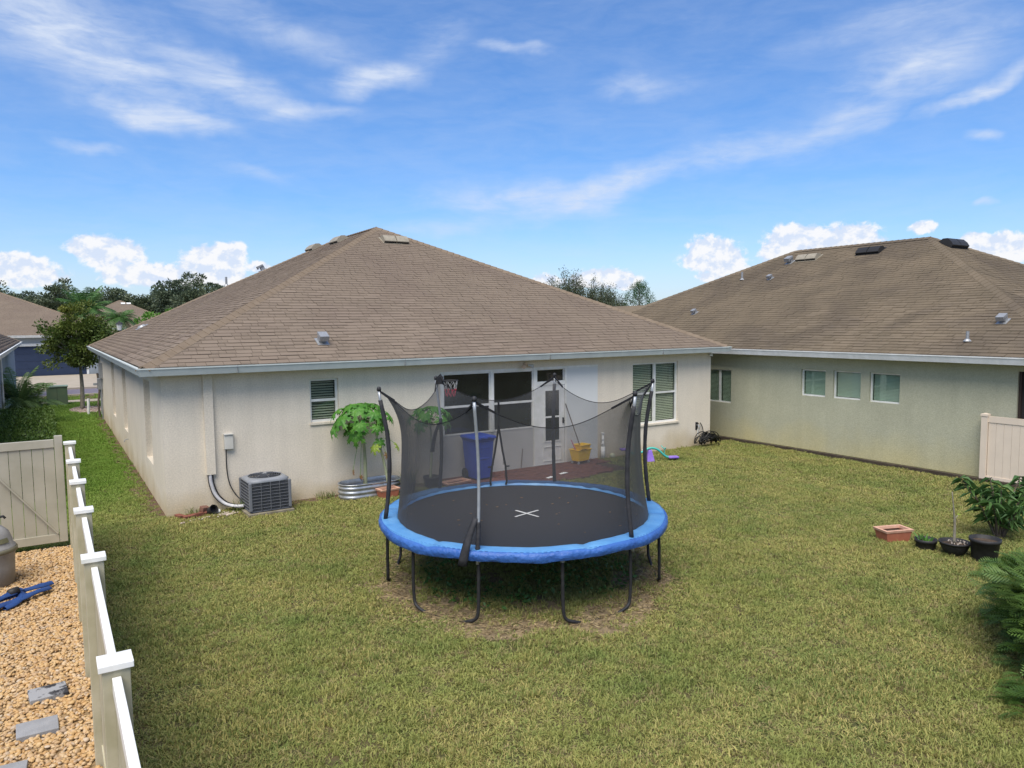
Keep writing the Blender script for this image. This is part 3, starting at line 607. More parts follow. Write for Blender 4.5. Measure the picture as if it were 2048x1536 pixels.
# ------------------------------------------------------------------ right neighbour
nb = thing('house', 'sage green stucco house with weathered brown roof on the right', 'house')
NX = 15.3; NW = 12.4; NY0 = -8.2; NZ = 2.68; Lw = frame((NX, 12, 0), (0, -1, 0), (-1, 0, 0)); cv = lambda y: 12-y
nw = [(cv(1.30), cv(.32), 1.05, 2.04), (cv(-2.06), cv(-2.79), 1.48, 2.18), (cv(-3.01), cv(-3.77), 1.48, 2.19), (cv(-4.0), cv(-4.76), 1.47, 2.19), (cv(-7.26), cv(-8.2), .05, 2.38)]
q = MB(); wall_mb(q, Lw, 0, cv(NY0), -.1, 2.6, nw, .12)
wall_mb(q, frame((NX, NY0, 0), (1, 0, 0), (0, -1, 0)), 0, NW, -.1, 2.6, [], .1); q.build('wall', M['stucco_green'], nb)
window(nb, Lw, *nw[0], 2, None, 1, .07, .035, 'pane_green', 'slat_sage', .038)
for k in nw[1:4]: window(nb, Lw, *k, 1, None, 1, .06, .035, 'pane_green', 'slat_sage', .034, tilt=.46)
dk = MB(); fbox(dk, Lw, cv(-7.26), cv(-8.2), .05, 2.38, -.12, -.10); dk.build('screen_opening', mat('dark_screen', (.03, .028, .026), None, 3, .7), nb)
fb = MB()
for u in (cv(-7.26), cv(-8.15)): fbox(fb, Lw, u, u+.05, .05, 2.38, -.10, -.05)
fb.build('screen_frame', mat('bronze_frame', (.05, .035, .028), None, 3, .5), nb)
x0, x1, y0, y1 = NX-.35, NX+NW+.35, NY0-.35, 9.4
nslope = .5
nroof, NA, NB_ = hip_roof(nb, x0, x1, y0, y1, NZ, nslope, ('rear', 'left', 'front'), M['shingle_old'], 300, 20)
eave_trim(nb, x0, x1, y0, y1, NZ, .35, .15, M['trim_white'], wall_in=.35)
# low wing towards the street
nb2 = thing('house', 'low brown-roofed wing just visible between the two hip roofs', 'house')
q = MB(); q.box(NX+.01, NX+5.6, 9.5, 19, -.1, 2.55); q.build('wall', M['stucco_green'], nb2)
zz = 4.1; hx = 17.8; q = MB(); X0, X1, Y0, Y1 = NX-.33, 20.63, 6.4, 19.3
q.add([(X0, 9.42, 2.69), (X1, 9.42, 2.69), (X1, Y1, 2.69), (X0, Y1, 2.69), (hx, Y0, zz), (hx, Y1-2.83, zz), (X0+.02, 9.42, 2.5), (X0+.02, Y1, 2.5)], [(0, 3, 5, 4), (1, 4, 5, 2), (2, 5, 3), (0, 4, 1), (0, 6, 7, 3)])
q.build('roof', M['shingle_old'], nb2)
csn = 1/math.sqrt(1+nslope**2); UN = Vector((csn, 0, nslope*csn)); NN_ = Vector((-nslope*csn, 0, csn))
def onN(x, y): return Vector((x, y, NZ+nslope*(x-x0)+.012))
vent_box(nroof, 2, onN(20.75, 1.75), (0, -1, 0), UN, NN_, M['vent_tan']); 
dkv = mat('dark_vent', (.025, .024, .024), None, 4, .5)
vent_box(nroof, 2, onN(20.85, -.45), (0, -1, 0), UN, NN_, dkv, name='dark_vent_hood')
UNr = Vector((0, csn, nslope*csn)); NNr = Vector((0, -nslope*csn, csn))
vent_box(nroof, 2, Vector((21.6, -2.6, NZ+nslope*(-2.6-y0)+.012)), (1, 0, 0), UNr, NNr, dkv, .46, 'dark_vent_hood', .45, .22)
goose(nroof, onN(20.55, 2.35), UN, NN_, (0, 1, 0), M['metal_grey'], 1.1); goose(nroof, onN(19.35, 2.22), UN, NN_, (0, 1, 0), M['metal_grey'], .75)
goose(nroof, onN(17.05, 3.47), UN, NN_, (0, 1, 0), M['metal_grey'], .75); goose(nroof, onN(16.37, -6.45), UN, NN_, (0, 1, 0), M['metal_grey'], .9)
for (x, y, h) in ((19.42, 3.5, .28), (15.53, -6.12, .22)):
    dv = MB(); p = onN(x, y); dv.tube([p, p+Vector((0, 0, h))], .035, 8); dv.tube([p, p+Vector((0, 0, .05))], [.09, .045], 8); dv.build('vent_pipe', M['metal_grey'], nroof)
# timber edging and mossy strip along its wall
e = MB(); e.quad((15.06, 9, .012), (15.06, -8.3, .012), (15.3, -8.3, .05), (15.3, 9, .05)); struct(e.build('moss_strip', M['moss']))
for i, (a, b_) in enumerate(((9, 4.2), (4.19, 1.2), (1.19, -1.9), (-1.91, -4.9), (-4.91, -7.9), (-7.91, -11))):
    e = MB(); x = 15.0+.012*(i % 2); e.bar((x, a, .035), (x-.01, b_, .035), .09, .10); eo = e.build('timber_edging', M['timber'])
    tag(eo, ('timber edging board along the %s of the green wall' % ('far front end', 'stretch opposite the house corner', 'stretch by the sliding window', 'middle under the three small windows', 'stretch just before the beige fence', 'foot of the beige fence')[i]), 'edging board', 'timber edging along the green wall')

# beige fence at far right
bf = thing('fence', 'short beige vinyl fence panel with return post at the right edge', 'fence', (15.07, -6.78, 0))
def post(parent, x, y, h, w_, m, z=0):
    p = MB(); p.box(x-w_/2, x+w_/2, y-w_/2, y+w_/2, z, h); po = p.build('post', m, parent)
    c = MB(); k = w_/2+.012; c.box(x-k, x+k, y-k, y+k, h-.05, h-.005); c.add([(x-k, y-k, h-.005), (x+k, y-k, h-.005), (x+k, y+k, h-.005), (x-k, y+k, h-.005), (x, y, h+.018)], [(0, 1, 4), (1, 2, 4), (2, 3, 4), (3, 0, 4)])
    c.build('post_cap', m, po); return po
post(bf, 0, 0, 1.47, .12, M['vinyl_beige']); post(bf, .62, .30, 1.47, .12, M['vinyl_beige']); post(bf, 0, -2.4, 1.47, .12, M['vinyl_beige'])
q = MB(); q.bar((0, -.06, 1.36), (0, -2.34, 1.36), .05, .13); q.build('rail', M['vinyl_beige'], bf)
q = MB(); q.bar((0, -.06, .08), (0, -2.34, .08), .05, .13); q.build('rail', M['vinyl_beige'], bf)
q = MB(); q.bar((.05, .03, 1.36), (.57, .28, 1.36), .05, .13); q.build('rail', M['vinyl_beige'], bf)
me = None
for i in range(15):
    y = -.07-.15*(i+1)+.15
    if me is None: q = MB(); q.box(-.012, .012, -.146, 0, .14, 1.3); o = q.build('picket', M['vinyl_beige'], bf); me = o.data; o.location = (0, y, 0)
    else: share('picket', me, bf, Matrix.Translation((0, y, 0)))
for i in range(3):
    q = MB(); a = Vector((.08, .04, .72))+Vector((.16, .078, 0))*i; q.bar(a, a+Vector((.155, .076, 0)), .022, 1.16); q.build('picket', M['vinyl_beige'], bf)

# ------------------------------------------------------------------ left fence, gate
FX = -1.475; FH = 1.72
fence = thing('fence', 'white-capped tan vinyl fence running from the camera towards the gate', 'fence', (FX, -1.21, 0))
PY = [-11.9, -10.16, -8.02, -6.24, -4.65, -3.09, -1.21]
for y in PY:
    p = MB(); p.box(-.068, .068, y+1.21-.068, y+1.21+.068, 0, FH-.04); po = p.build('post', M['vinyl_tan'], fence, bevel=.004)
    c = MB(); yy = y+1.21; c.box(-.085, .085, yy-.085, yy+.085, FH-.045, FH-.012); c.add([(-.085, yy-.085, FH-.012), (.085, yy-.085, FH-.012), (.085, yy+.085, FH-.012), (-.085, yy+.085, FH-.012), (0, yy, FH+.004)], [(0, 1, 4), (1, 2, 4), (2, 3, 4), (3, 0, 4)]); c.build('post_cap', M['vinyl'], po, bevel=.003)
for a, b_ in zip(PY, PY[1:]):
    a2, b2 = a+1.21+.07, b_+1.21-.07; zt = FH-.17
    q = MB(); q.box(-.022, .022, a2, b2, zt, zt+.085); q.build('top_rail', M['vinyl'], fence, bevel=.003)
    q = MB(); q.box(-.022, .022, a2, b2, .05, .19); q.build('bottom_rail', M['vinyl_tan'], fence)
    n = max(1, round((b2-a2)/.28)); wd = (b2-a2)/n; me = None
    for i in range(n):
        if me is None: q = MB(); q.box(-.011, .011, .002, wd-.003, .19, zt); o = q.build('picket', M['vinyl_tan'], fence); o.location = (0, a2+i*wd, 0); me = o.data
        else: share('picket', me, fence, Matrix.Translation((0, a2+i*wd, 0)))
gate = thing('gate', 'tan vinyl gate with diagonal brace at the end of the gravel', 'gate', (-1.57, -1.05, 0))
def gbox(name, x0, x1, y0, y1, z0, z1, bev=0): q = MB(); q.box(x0, x1, y0, y1, z0, z1); return q.build(name, M['vinyl_gate'], gate, bevel=bev)
gbox('frame_rail', -1.75, -.115, -.03, .03, 1.62, 1.745, .004); gbox('frame_rail', -1.75, -.115, -.03, .03, .11, .24, .004); gbox('frame_stile', -.11, .0, -.035, .035, .11, 1.80, .004); gbox('frame_stile', -1.86, -1.755, -.035, .035, .11, 1.80, .004)
q = MB(); q.bar((-.13, -.026, .25), (-1.15, -.026, 1.62), .02, .05, up=(0, -1, 0)); q.V = [(x, y, z) for x, y, z in q.V]; q.build('diagonal_brace', M['vinyl_gate'], gate)
for i in range(11):
    x = -.115-.15*(i+1); q = MB(); q.box(x+.004, x+.147, -.008, .012, .24, 1.62); q.build('picket', M['vinyl_gate'], gate)
# closing fence behind the gate on to the left
lf = thing('fence', 'tan vinyl fence continuing left past the gate behind the pool filter', 'fence', (-3.45, -1.05, 0))
post(lf, -.03, 0, 1.78, .12, M['vinyl_gate'])
for i in range(12): q = MB(); q.box(-.1-.15*(i+1), -.104-.15*i, -.01, .01, .1, 1.7); q.build('picket', M['vinyl_gate'], lf)

# ------------------------------------------------------------------ gravel side: pool filter, hose, slabs
pf = thing('pool_filter', 'grey pool filter tank with clamp band beside the gate', 'pool filter', (-2.52, -2.55, .02))
q = MB(); q.lathe([(.26, 0), (.29, .02), (.30, .25), (.31, .42), (.325, .44), (.325, .47), (.31, .48)], n=28); q.build('tank_base', M['tank'], pf, True)
q = MB(); q.lathe([(.31, .481), (.325, .49), (.325, .53), (.305, .54), (.285, .62), (.25, .72), (.18, .79), (.09, .82), (0, .825)], n=28); q.build('tank_lid', M['tank'], pf, True)
q = MB(); q.lathe([(.33, .455), (.342, .465), (.342, .505), (.33, .515)], n=28, cap=False); q.build('clamp_band', mat('bronze_band', (.17, .16, .11), None, 5, .5), pf, True)
q = MB(); q.lathe([(.07, .80), (.07, .88), (.04, .90)], n=12); q.tube([(.04, 0, .84), (.12, -.03, .92), (.2, -.03, .93), (.22, -.02, .9)], .018, 8); q.build('valve', M['black'], pf)
for a0 in (-.45, .65):
    q = MB(); V = []; F = []
    for i in range(7):
        t = -PI/2+.1+a0*1.0+(i-3)*.085; 
        for z, rr in ((.20 if a0 < 0 else .60, .301 if a0 < 0 else .297), (.30 if a0 < 0 else .66, .306 if a0 < 0 else .275)): V.append((rr*1.012*math.cos(t), rr*1.012*math.sin(t), z))
    for i in range(6): F.append((2*i, 2*i+2, 2*i+3, 2*i+1))
    q.add(V, F); q.build('sticker', M['black'] if a0 < 0 else mat('olive_label', (.14, .14, .08), None, 5, .6), pf)
hz_ = thing('pool_hose', 'flattened blue discharge hose heaped on the gravel by the filter', 'hose', (-2.25, -3.55, .045))
def ribbon(mb, path, w_, th=.012, seed=0, wav=.02):
    rg = random.Random(seed); P = smooth_path(path, 6); V = []; F = []
    for i, p in enumerate(P):
        d = (P[min(i+1, len(P)-1)]-P[max(i-1, 0)]).normalized(); s_ = d.cross(Vector((0, 0, 1))).normalized(); ww = w_*(1+.25*math.sin(i*.9+seed)); up = Vector((0, 0, 1))
        for k, hgt in ((-1, 0), (-.4, th*1.6), (.3, th*.8), (1, 0)): V.append(p+s_*k*ww+up*(hgt+rg.uniform(0, wav)*(1-abs(k))))
        for k in (1, -1): V.append(p+s_*k*ww-up*.012)
    n = 6
    for i in range(len(P)-1):
        for k in range(n): F.append((i*n+k, (i+1)*n+k, (i+1)*n+(k+1) % n, i*n+(k+1) % n))
    mb.add(V, F)
q = MB(); ribbon(q, [(-.6, .02, .02), (-.35, -.05, .03), (-.05, .05, .05), (.15, .25, .05), (.45, .42, .04)], .045, seed=1)
ribbon(q, [(-.55, -.18, .01), (-.25, -.22, .02), (.05, -.08, .04), (.3, .12, .05), (.42, .25, .03)], .05, seed=2); ribbon(q, [(-.5, -.08, .05), (-.2, -.1, .08), (0, .08, .09), (.1, .22, .08)], .055, seed=3)
ribbon(q, [(-.05, -.25, .01), (.1, -.08, .04), (.12, .12, .06), (.05, .3, .05)], .04, seed=5); q.build('hose', M['fabric_blue'], hz_, True)
q = MB(); q.tube([(-.35, .12, .10), (-.18, .10, .11)], .045, 10); q.build('white_coupling', M['white'], hz_, True)
q = MB(); q.tube([(-.02, .06, .10), (.08, .12, .11)], .05, 10); q.build('black_coupling', M['black'], hz_, True)
for i, (x, y, rz, lb) in enumerate(((-1.86, -6.52, .10, 'grey concrete stepping slab with black stains, farthest on the gravel'), (-1.94, -7.20, .03, 'clean grey concrete stepping slab, middle of the three on the gravel'), (-2.16, -7.86, -.05, 'grey stepping slab cut off by the bottom left of the picture'))):
    q = MB(); q.box(-.155, .155, -.125, .125, -.03, .035)
    m_ = M['slab']
    if i == 0: m_ = mat('stained_slab', (.27, .275, .29), (.03, .03, .035), 9, .9, .3, 90, contrast=(.52, .60))
    o = q.build('stepping_slab', m_, None, bevel=.006); o.location = (x, y, .03); o.rotation_euler = (.03, .02, rz); tag(o, lb, 'stepping slab', 'stepping slabs on the gravel')

# ------------------------------------------------------------------ trampoline
tr = thing('trampoline', 'large round blue-padded trampoline with black safety net on the lawn', 'trampoline', (TC[0], TC[1], 0))
def ang(a, r, z): return Vector((r*math.cos(math.radians(a)), r*math.sin(math.radians(a)), z))
ZM = .86
V = [(0, 0, ZM-.012)]; F = []; n = 72
for k, (r, z) in enumerate(((.6, -.010), (1.2, -.006), (1.76, .0))):
    for i in range(n): V.append(tuple(ang(i*5, r, ZM+z)))
for i in range(n): F.append((0, 1+i, 1+(i+1) % n))
for k in range(2):
    for i in range(n): F.append((1+k*n+i, 1+(k+1)*n+i, 1+(k+1)*n+(i+1) % n, 1+k*n+(i+1) % n))
jm = mk('jumping_mat', V, F, M['mat_black'], tr, smooth=True)
q = MB(); C0 = Vector((.035, -.05, ZM-.004))
for a in (14, -81):
    d = Vector((math.cos(math.radians(a)), math.sin(math.radians(a)), 0)); q.bar(C0-d*.235+Vector((0, 0, .001*(a > 0))), C0+d*.235+Vector((0, 0, .001*(a > 0))), .03, .003)
q.build('cross_mark', M['white'], jm)
deb = MB(); rg = random.Random(4)
for i in range(26):
    a = rg.uniform(0, 360); r = 1.6*math.sqrt(rg.random()); p = ang(a, r, ZM+.001); s_ = rg.uniform(.006, .018); deb.obox(p, Vector((s_*2, s_*rg.uniform(-1, 1), 0)), Vector((0, s_, 0)), Vector((0, 0, .004)))
stuff(deb.build('leaf_litter', M['dead_leaf'], jm))
# rim tube and springs' cover
q = MB(); q.tube([ang(i*5, 1.86, .83) for i in range(73)], .022, 8, False); q.build('rim', M['metal_grey'], tr, True)
prof = [(1.705, .868), (1.72, .903), (1.75, .912), (1.80, .912), (1.88, .910), (1.935, .905), (1.962, .888), (1.974, .86), (1.972, .82), (1.957, .79)]
seg = 240; rg = random.Random(2)
V = []; F = []; MI = []
for i in range(seg):
    a = i*360/seg
    seam = min(abs(((a-21) % 60)), 60-abs(((a-21) % 60)))
    A_ = math.radians(a); w1 = .008*math.sin(A_*3+1)+.006*math.sin(A_*7)+.003*math.sin(A_*17+2)
    for k, (r, z) in enumerate(prof):
        wr = (.0045*math.sin(A_*31+k*1.3)+.003*math.sin(A_*53+k*2)) if k >= 6 else 0
        dip = .022*math.exp(-(seam/2.2)**2) if 1 <= k <= 5 else 0
        V.append(tuple(ang(a, r+wr*.9+(.004*math.sin(A_*41) if k < 2 else 0), z+w1*(.3+.15*k)-dip+(wr if k == 9 else 0))))
n = len(prof)
for i in range(seg):
    j2 = (i+1) % seg
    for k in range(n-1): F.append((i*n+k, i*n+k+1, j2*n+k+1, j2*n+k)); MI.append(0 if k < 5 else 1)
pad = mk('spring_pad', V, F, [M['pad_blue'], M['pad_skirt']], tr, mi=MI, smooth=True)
q = MB()
for a0 in range(0, 360, 2):
    q.tube([ang(a0, 1.937, .912), ang(a0+1.2, 1.937, .912)], .002, 4)
stuff(q.build('stitching', M['pad_skirt'], pad))
# legs: six W frames
for a1, a2 in ((11, 41), (71, 101), (131, 161), (191, 221), (251, 281), (311, 341)):
    pts = [ang(a1, 1.86, .81), ang(a1, 1.87, .45), ang(a1+.3, 1.87, .16), ang(a1+1.5, 1.87, .07), ang(a1+4.5, 1.86, .028)]
    mid = [ang(a, 1.83, -.012) for a in np.linspace(a1+8, a2-8, 5)]
    pts2 = [ang(a2-4.5, 1.86, .028), ang(a2-1.5, 1.87, .07), ang(a2-.3, 1.87, .16), ang(a2, 1.87, .45), ang(a2, 1.86, .81)]
    q = MB(); q.tube(smooth_path(pts+mid+pts2, 3), .021, 8); lo = q.build('leg', M['black'], tr, True)
    q = MB()
    for a in (a1, a2): q.tube([ang(a, 1.865, .80), ang(a, 1.865, .755)], .027, 8)
    q.build('leg_socket', M['metal_grey'], lo)
# poles
PA = [161, 221, 281, 341, 41, 101]
def pole_r(z): t = (z-.6)/2.05; return 1.90-.085*math.sin(PI*min(max((t-.1)/.85, 0), 1))+.03*max(0, t-.7)/.3
for a in PA:
    zt = 2.62; bare = {221: 1.22, 101: 2.02}.get(a, 2.50); zb = .90
    q = MB(); q.tube([ang(a, pole_r(z), z) for z in np.linspace(.74, zt, 18)], .019, 8); po = q.build('pole', mat('galvanised_pole', (.45, .47, .49), (.36, .38, .40), 12, .45, metal=.5) if a == PA[0] else bpy.data.materials['galvanised_pole'], tr, True)
    q = MB(); q.tube([ang(a, pole_r(z), z) for z in np.linspace(zb, bare, 16)], [.028+.002*math.sin(i*2.1) for i in range(16)], 10); q.build('foam_sleeve', M['foam'], po, True)
    q = MB(); p = ang(a, pole_r(zt), zt); q.tube([p, p+Vector((0, 0, .025)), p+Vector((0, 0, .05)), p+Vector((0, 0, .06))], [.026, .030, .024, .008], 10); q.build('pole_cap', M['black'], po, True)
# loose sleeves
def flap(parent, a, z0, z1, out0, out1, w_=.05, sd=1):
    q = MB(); V = []; F = []; n_ = 9
    for i in range(n_):
        t = i/(n_-1); c = ang(a+sd*(1.0+3.2*t), pole_r(z0)+out0+(out1-out0)*math.sin(t*PI/2), z0+(z1-z0)*t+.03*math.sin(PI*t)); T = Vector((-math.sin(math.radians(a)), math.cos(math.radians(a)), 0)); ww = w_*(.55+.5*t)
        for k in (-1, -.3, .3, 1): V.append(c+T*ww*k+ang(a, .02*(1-k*k), 0))
    for i in range(n_-1):
        for k in range(3): F.append((i*4+k, i*4+k+1, (i+1)*4+k+1, (i+1)*4+k))
    q.add(V, F); o = q.build('loose_sleeve', M['foam'], parent, True); md = o.modifiers.new('s', 'SOLIDIFY'); md.thickness = .012; return o
flap(tr, 221, 1.26, .74, .0, .16, .05, -1); flap(tr, 101, 1.95, 1.50, 0, .05, .035, 1)
# net
ZT, ZMID = 2.58, 2.27
def nprof(s_, t):
    """s_: 0 at a pole .. 1 mid-panel; t: 0 bottom .. 1 top edge. Returns radius, z"""
    ztop = ZMID+(ZT-ZMID)*(1-s_)**2.0*1.0+.0
    z = .87+(ztop-.87)*t
    rb = 1.725; rm = 1.62-.055*s_; rt = 1.66-.07*s_
    r = rb*(1-t)**2+2*rm*t*(1-t)*1.0+rt*t*t
    pull = (1-s_)**4*max(0, (t-.62)/.38)**2.2*.20
    return r+pull-.0, z
NS = 360; NT = 24; V = []; F = []
for i in range(NS):
    a = 41+i*360/NS; ph = ((a-41) % 60)/60; s_ = 1-abs(ph*2-1); s_ = s_**1.0
    for k in range(NT+1):
        r, z = nprof(s_, k/NT)
        V.append(tuple(ang(a, r, z)))
ZIP = 70.5
for i in range(NS):
    a = 41+(i+.5)*360/NS
    for k in range(NT):
        z = .87+1.35*(k+.5)/NT
        if abs(((a-ZIP+180) % 360)-180) < 4.6*(1.85-z)/.98 and z < 1.85: continue
        j2 = (i+1) % NS; F.append((i*(NT+1)+k, j2*(NT+1)+k, j2*(NT+1)+k+1, i*(NT+1)+k+1))
net = mk('safety_net', V, F, M['net'], tr, smooth=True)
# hem along the top edge, webbing to each pole top
q = MB(); q.tube([Vector(V[i*(NT+1)+NT]) for i in list(range(NS))+[0]], .005, 5, False); q.build('top_hem', M['strap'], net)
q = MB()
for a in PA:
    p = ang(a, pole_r(2.6)-.01, 2.615)
    for sd in (-1, 1):
        for da in (6,):
            s_ = da/30; r, z = nprof(s_, 1.0); b_ = ang(a+sd*da, r, z); q.bar(p, b_, .016, .024)
        continue
        s2 = 3/30; r2_, z2_ = nprof(s2, .9); q.bar(p-Vector((0, 0, .04)), ang(a+sd*3, r2_, z2_), .012, .016)
q.build('pole_strap', M['strap'], net)
q = MB()
q.bar(ang(ZIP, 1.59, 2.24), ang(ZIP, 1.60, 1.85), .03, .012, up=ang(ZIP, 1, 0))
for sd in (-1, 1):
    P = [ang(ZIP, 1.60, 1.85), ang(ZIP+sd*2.2, 1.615, 1.45), ang(ZIP+sd*3.9, 1.63, 1.2), ang(ZIP+sd*4.6, 1.66, .95), ang(ZIP+sd*4.2, 1.68, .89)]
    for a_, b_ in zip(P, P[1:]): q.bar(a_, b_, .030, .012, up=ang(ZIP, 1, 0))
    q.obox(P[2]+ang(ZIP+sd*90, .04, .0), (.05, 0, 0), (0, .02, 0), (0, 0, .02))
q.build('entrance_zip', M['strap'], net)
# basketball hoop on the rear left pole
hoop = thing('basketball_hoop', 'small basketball hoop with red and white net on the trampoline pole', 'hoop', (TC[0], TC[1], 0))
pp = ang(101, 1.90, 2.64); hc = pp+Vector((.20, -.06, -.07))
q = MB(); q.tube([hc+Vector((.12*math.cos(t), .12*math.sin(t), .03)) for t in np.linspace(0, 2*PI, 25)], .008, 6, False); q.tube([pp, pp+Vector((.05, -.02, .06)), hc+Vector((-.12, 0, .03))], .02, 6); q.build('ring', M['black'], hoop)
q = MB(); q.obox(pp+Vector((.04, -.02, -.03)), (.10, 0, 0), (0, .05, 0), (0, 0, .12)); q.build('bracket', M['black'], hoop)
q = MB(); q2 = MB()
for k in range(8):
    for sg in (1, -1):
        pts = []
        for i in range(7):
            t = k*2*PI/8+sg*i*PI/16; r = .115-.045*i/6; pts.append(hc+Vector((r*math.cos(t), r*math.sin(t), .02-.04*i)))
        q.tube(pts[:4], .0025, 4); q2.tube(pts[3:], .0032, 4)
q.build('white_netting', M['white_cord'], hoop); q2.build('red_netting', M['red'], hoop)

# ------------------------------------------------------------------ air conditioner
ac = thing('air_conditioner', 'grey outdoor air conditioning unit by the house wall', 'air conditioner', (1.66, -.42, 0), .03)
q = MB(); q.box(-.42, .42, -.41, .40, -.02, .05); q.build('concrete_pad', mat('dirty_pad', (.24, .21, .16), (.13, .12, .08), 5, .95, world=True), ac, bevel=.01)
q = MB(); q.box(-.355, .355, -.335, .335, .07, .60); q.build('coil_core', mat('dark_coil', (.055, .06, .07), (.085, .09, .105), 90, .6), ac)
q = MB(); q.box(-.37, .37, -.35, .35, .05, .085); q.build('base_pan', M['ac_paint'], ac, bevel=.02)
for (x, y) in ((-.36, -.34), (.36, -.34), (-.36, .34), (.36, .34)): q = MB(); q.box(x-.028, x+.028, y-.028, y+.028, .085, .61); q.build('corner_post', M['ac_wire'], ac, bevel=.012)
for k in range(8):
    z = .13+.058*k
    q = MB()
    q.box(-.34, .34, -.362, -.352, z, z+.006); q.box(-.34, .34, .352, .362, z, z+.006); q.box(-.372, -.362, -.33, .33, z, z+.006); q.box(.362, .372, -.33, .33, z, z+.006); q.build('guard_wire', M['ac_wire'], ac)
q = MB()
for i in range(34):
    x = -.335+.0203*i; q.box(x, x+.006, -.352, -.336, .09, .60)
    q.box(-.362, -.346, x*.98, x*.98+.006, .09, .60)
stuff(q.build('louvre_fins', M['ac_paint'], ac))
q = MB()
for x in (-.17, 0.0, .17): q.box(x-.004, x+.004, -.368, -.360, .09, .60)
q.build('guard_upright', M['ac_wire'], ac)
q = MB(); V = []; F = []; nn = 32
for i in range(nn):
    t = 2*PI*i/nn; c, s_ = math.cos(t), math.sin(t); kx = .385/max(abs(c), abs(s_), .82)*.98; V += [(kx*c, kx*s_*.95, .60), (kx*c, kx*s_*.95, .635), (.315*c, .315*s_, .675), (.30*c, .30*s_, .655)]
for i in range(nn):
    j2 = (i+1) % nn
    for k in range(3): F.append((4*i+k, 4*i+k+1, 4*j2+k+1, 4*j2+k))
q.add(V, F); q.build('top_cover', mat('ac_lid', (.22, .235, .26), None, 8, .45), ac, True)
q = MB()
for r in (.06, .10, .14, .18, .22, .26, .30): q.tube([(r*math.cos(t), r*math.sin(t), .70-.35*r*r*1.1) for t in np.linspace(0, 2*PI, 31)], .0045, 4, False)
for k in range(8):
    t = 2*PI*k/8; q.tube([(.04*math.cos(t), .04*math.sin(t), .705), (.17*math.cos(t), .17*math.sin(t), .695), (.31*math.cos(t), .31*math.sin(t), .672)], .005, 4)
q.build('fan_guard', M['ac_paint'], ac)
q = MB(); q.lathe([(.0, .712), (.055, .71), (.06, .70)], n=16, cap=False); q.m = 1
q.obox((-.012, 0, .7135), (.035, .02, 0), (-.006, .012, 0), (0, 0, .002)); q.obox((.018, 0, .7135), (.03, -.016, 0), (.006, .012, 0), (0, 0, .002)); q.build('badge', [M['ac_paint'], M['white']], ac)
q = MB(); q.lathe([(.0, .60), (.10, .60), (.10, .655), (0, .655)], n=12)
for k in range(4):
    t = 2*PI*k/4; q.obox((.17*math.cos(t), .17*math.sin(t), .63), Vector((math.cos(t), math.sin(t), 0))*.22, Vector((-math.sin(t), math.cos(t), .35))*.11, Vector((0, 0, .004)))
q.build('fan', M['black'], ac)

# ------------------------------------------------------------------ bricks, disc at the corner
def brick(x, y, z, rz, rx, lb, sc_=1.0):
    q = MB(); q.box(-.10, .10, -.048, .048, 0, .062); o = q.build('brick', M['brick'], None, bevel=.004); o.location = (x, y, z); o.rotation_euler = (rx, 0, rz); tag(o, lb, 'brick', 'bricks at the house corner'); return o
brick(.19, -.14, 0, -1.2, 0, 'red brick nearest the house corner, end-on to the wall'); brick(.33, -.27, 0, .25, .1, 'red brick lying along the front of the corner brick border')
brick(.49, -.20, 0, .28, -.08, 'dusty brown brick at the right of the corner brick border'); brick(.63, -.10, 0, -1.1, .2, 'brown brick standing against the wall beside the black pot')
q = MB(); q.box(-.07, .07, -.06, .06, 0, .09); o = q.build('concrete_block', mat('rough_brown_block', (.20, .10, .075), (.14, .08, .06), 20, .9, .8, 50), None, bevel=.012); o.location = (.62, -.08, .055); o.rotation_euler = (.2, .1, .4); tag(o, 'rough brown block perched on the brick by the pipes', 'block')
q = MB(); q.lathe([(.075, 0), (.085, .12), (.09, .125), (.08, .12), (.07, .03)], n=16); o = q.build('small_pot', M['black']); o.location = (.71, -.19, .06); o.rotation_euler = (1.1, 0, .5); tag(o, 'small black pot tipped over beside the corner bricks', 'pot')
q = MB(); q.lathe([(0, 0), (.045, 0), (.045, .012), (0, .014)], n=16); o = q.build('concrete_disc', M['white']); o.location = (.84, -.20, .05); o.rotation_euler = (.7, 0, .1); tag(o, 'round white cap on the ground left of the air conditioner', 'cap')
q = MB(); rg = random.Random(9)
for i in range(70):
    if i < 40: x, y = rg.gauss(.98, .10), rg.gauss(-.42, .06)
    else: t = rg.random(); x, y = .1+.9*t, -.62+.30*t+rg.gauss(0, .03)
    s_ = rg.uniform(.012, .028); q.obox((x, y, .022), Vector((s_*1.3, s_*rg.uniform(-.6, .6), 0)), Vector((0, s_*.7, .004)), Vector((0, 0, .014)))
o = stuff(q.build('shell_scatter', mat('broken_shell', (.58, .52, .44), (.30, .22, .17), 30, .8))); tag(o, 'scattered pale shells and chips in the grass by the air conditioner', 'shells')

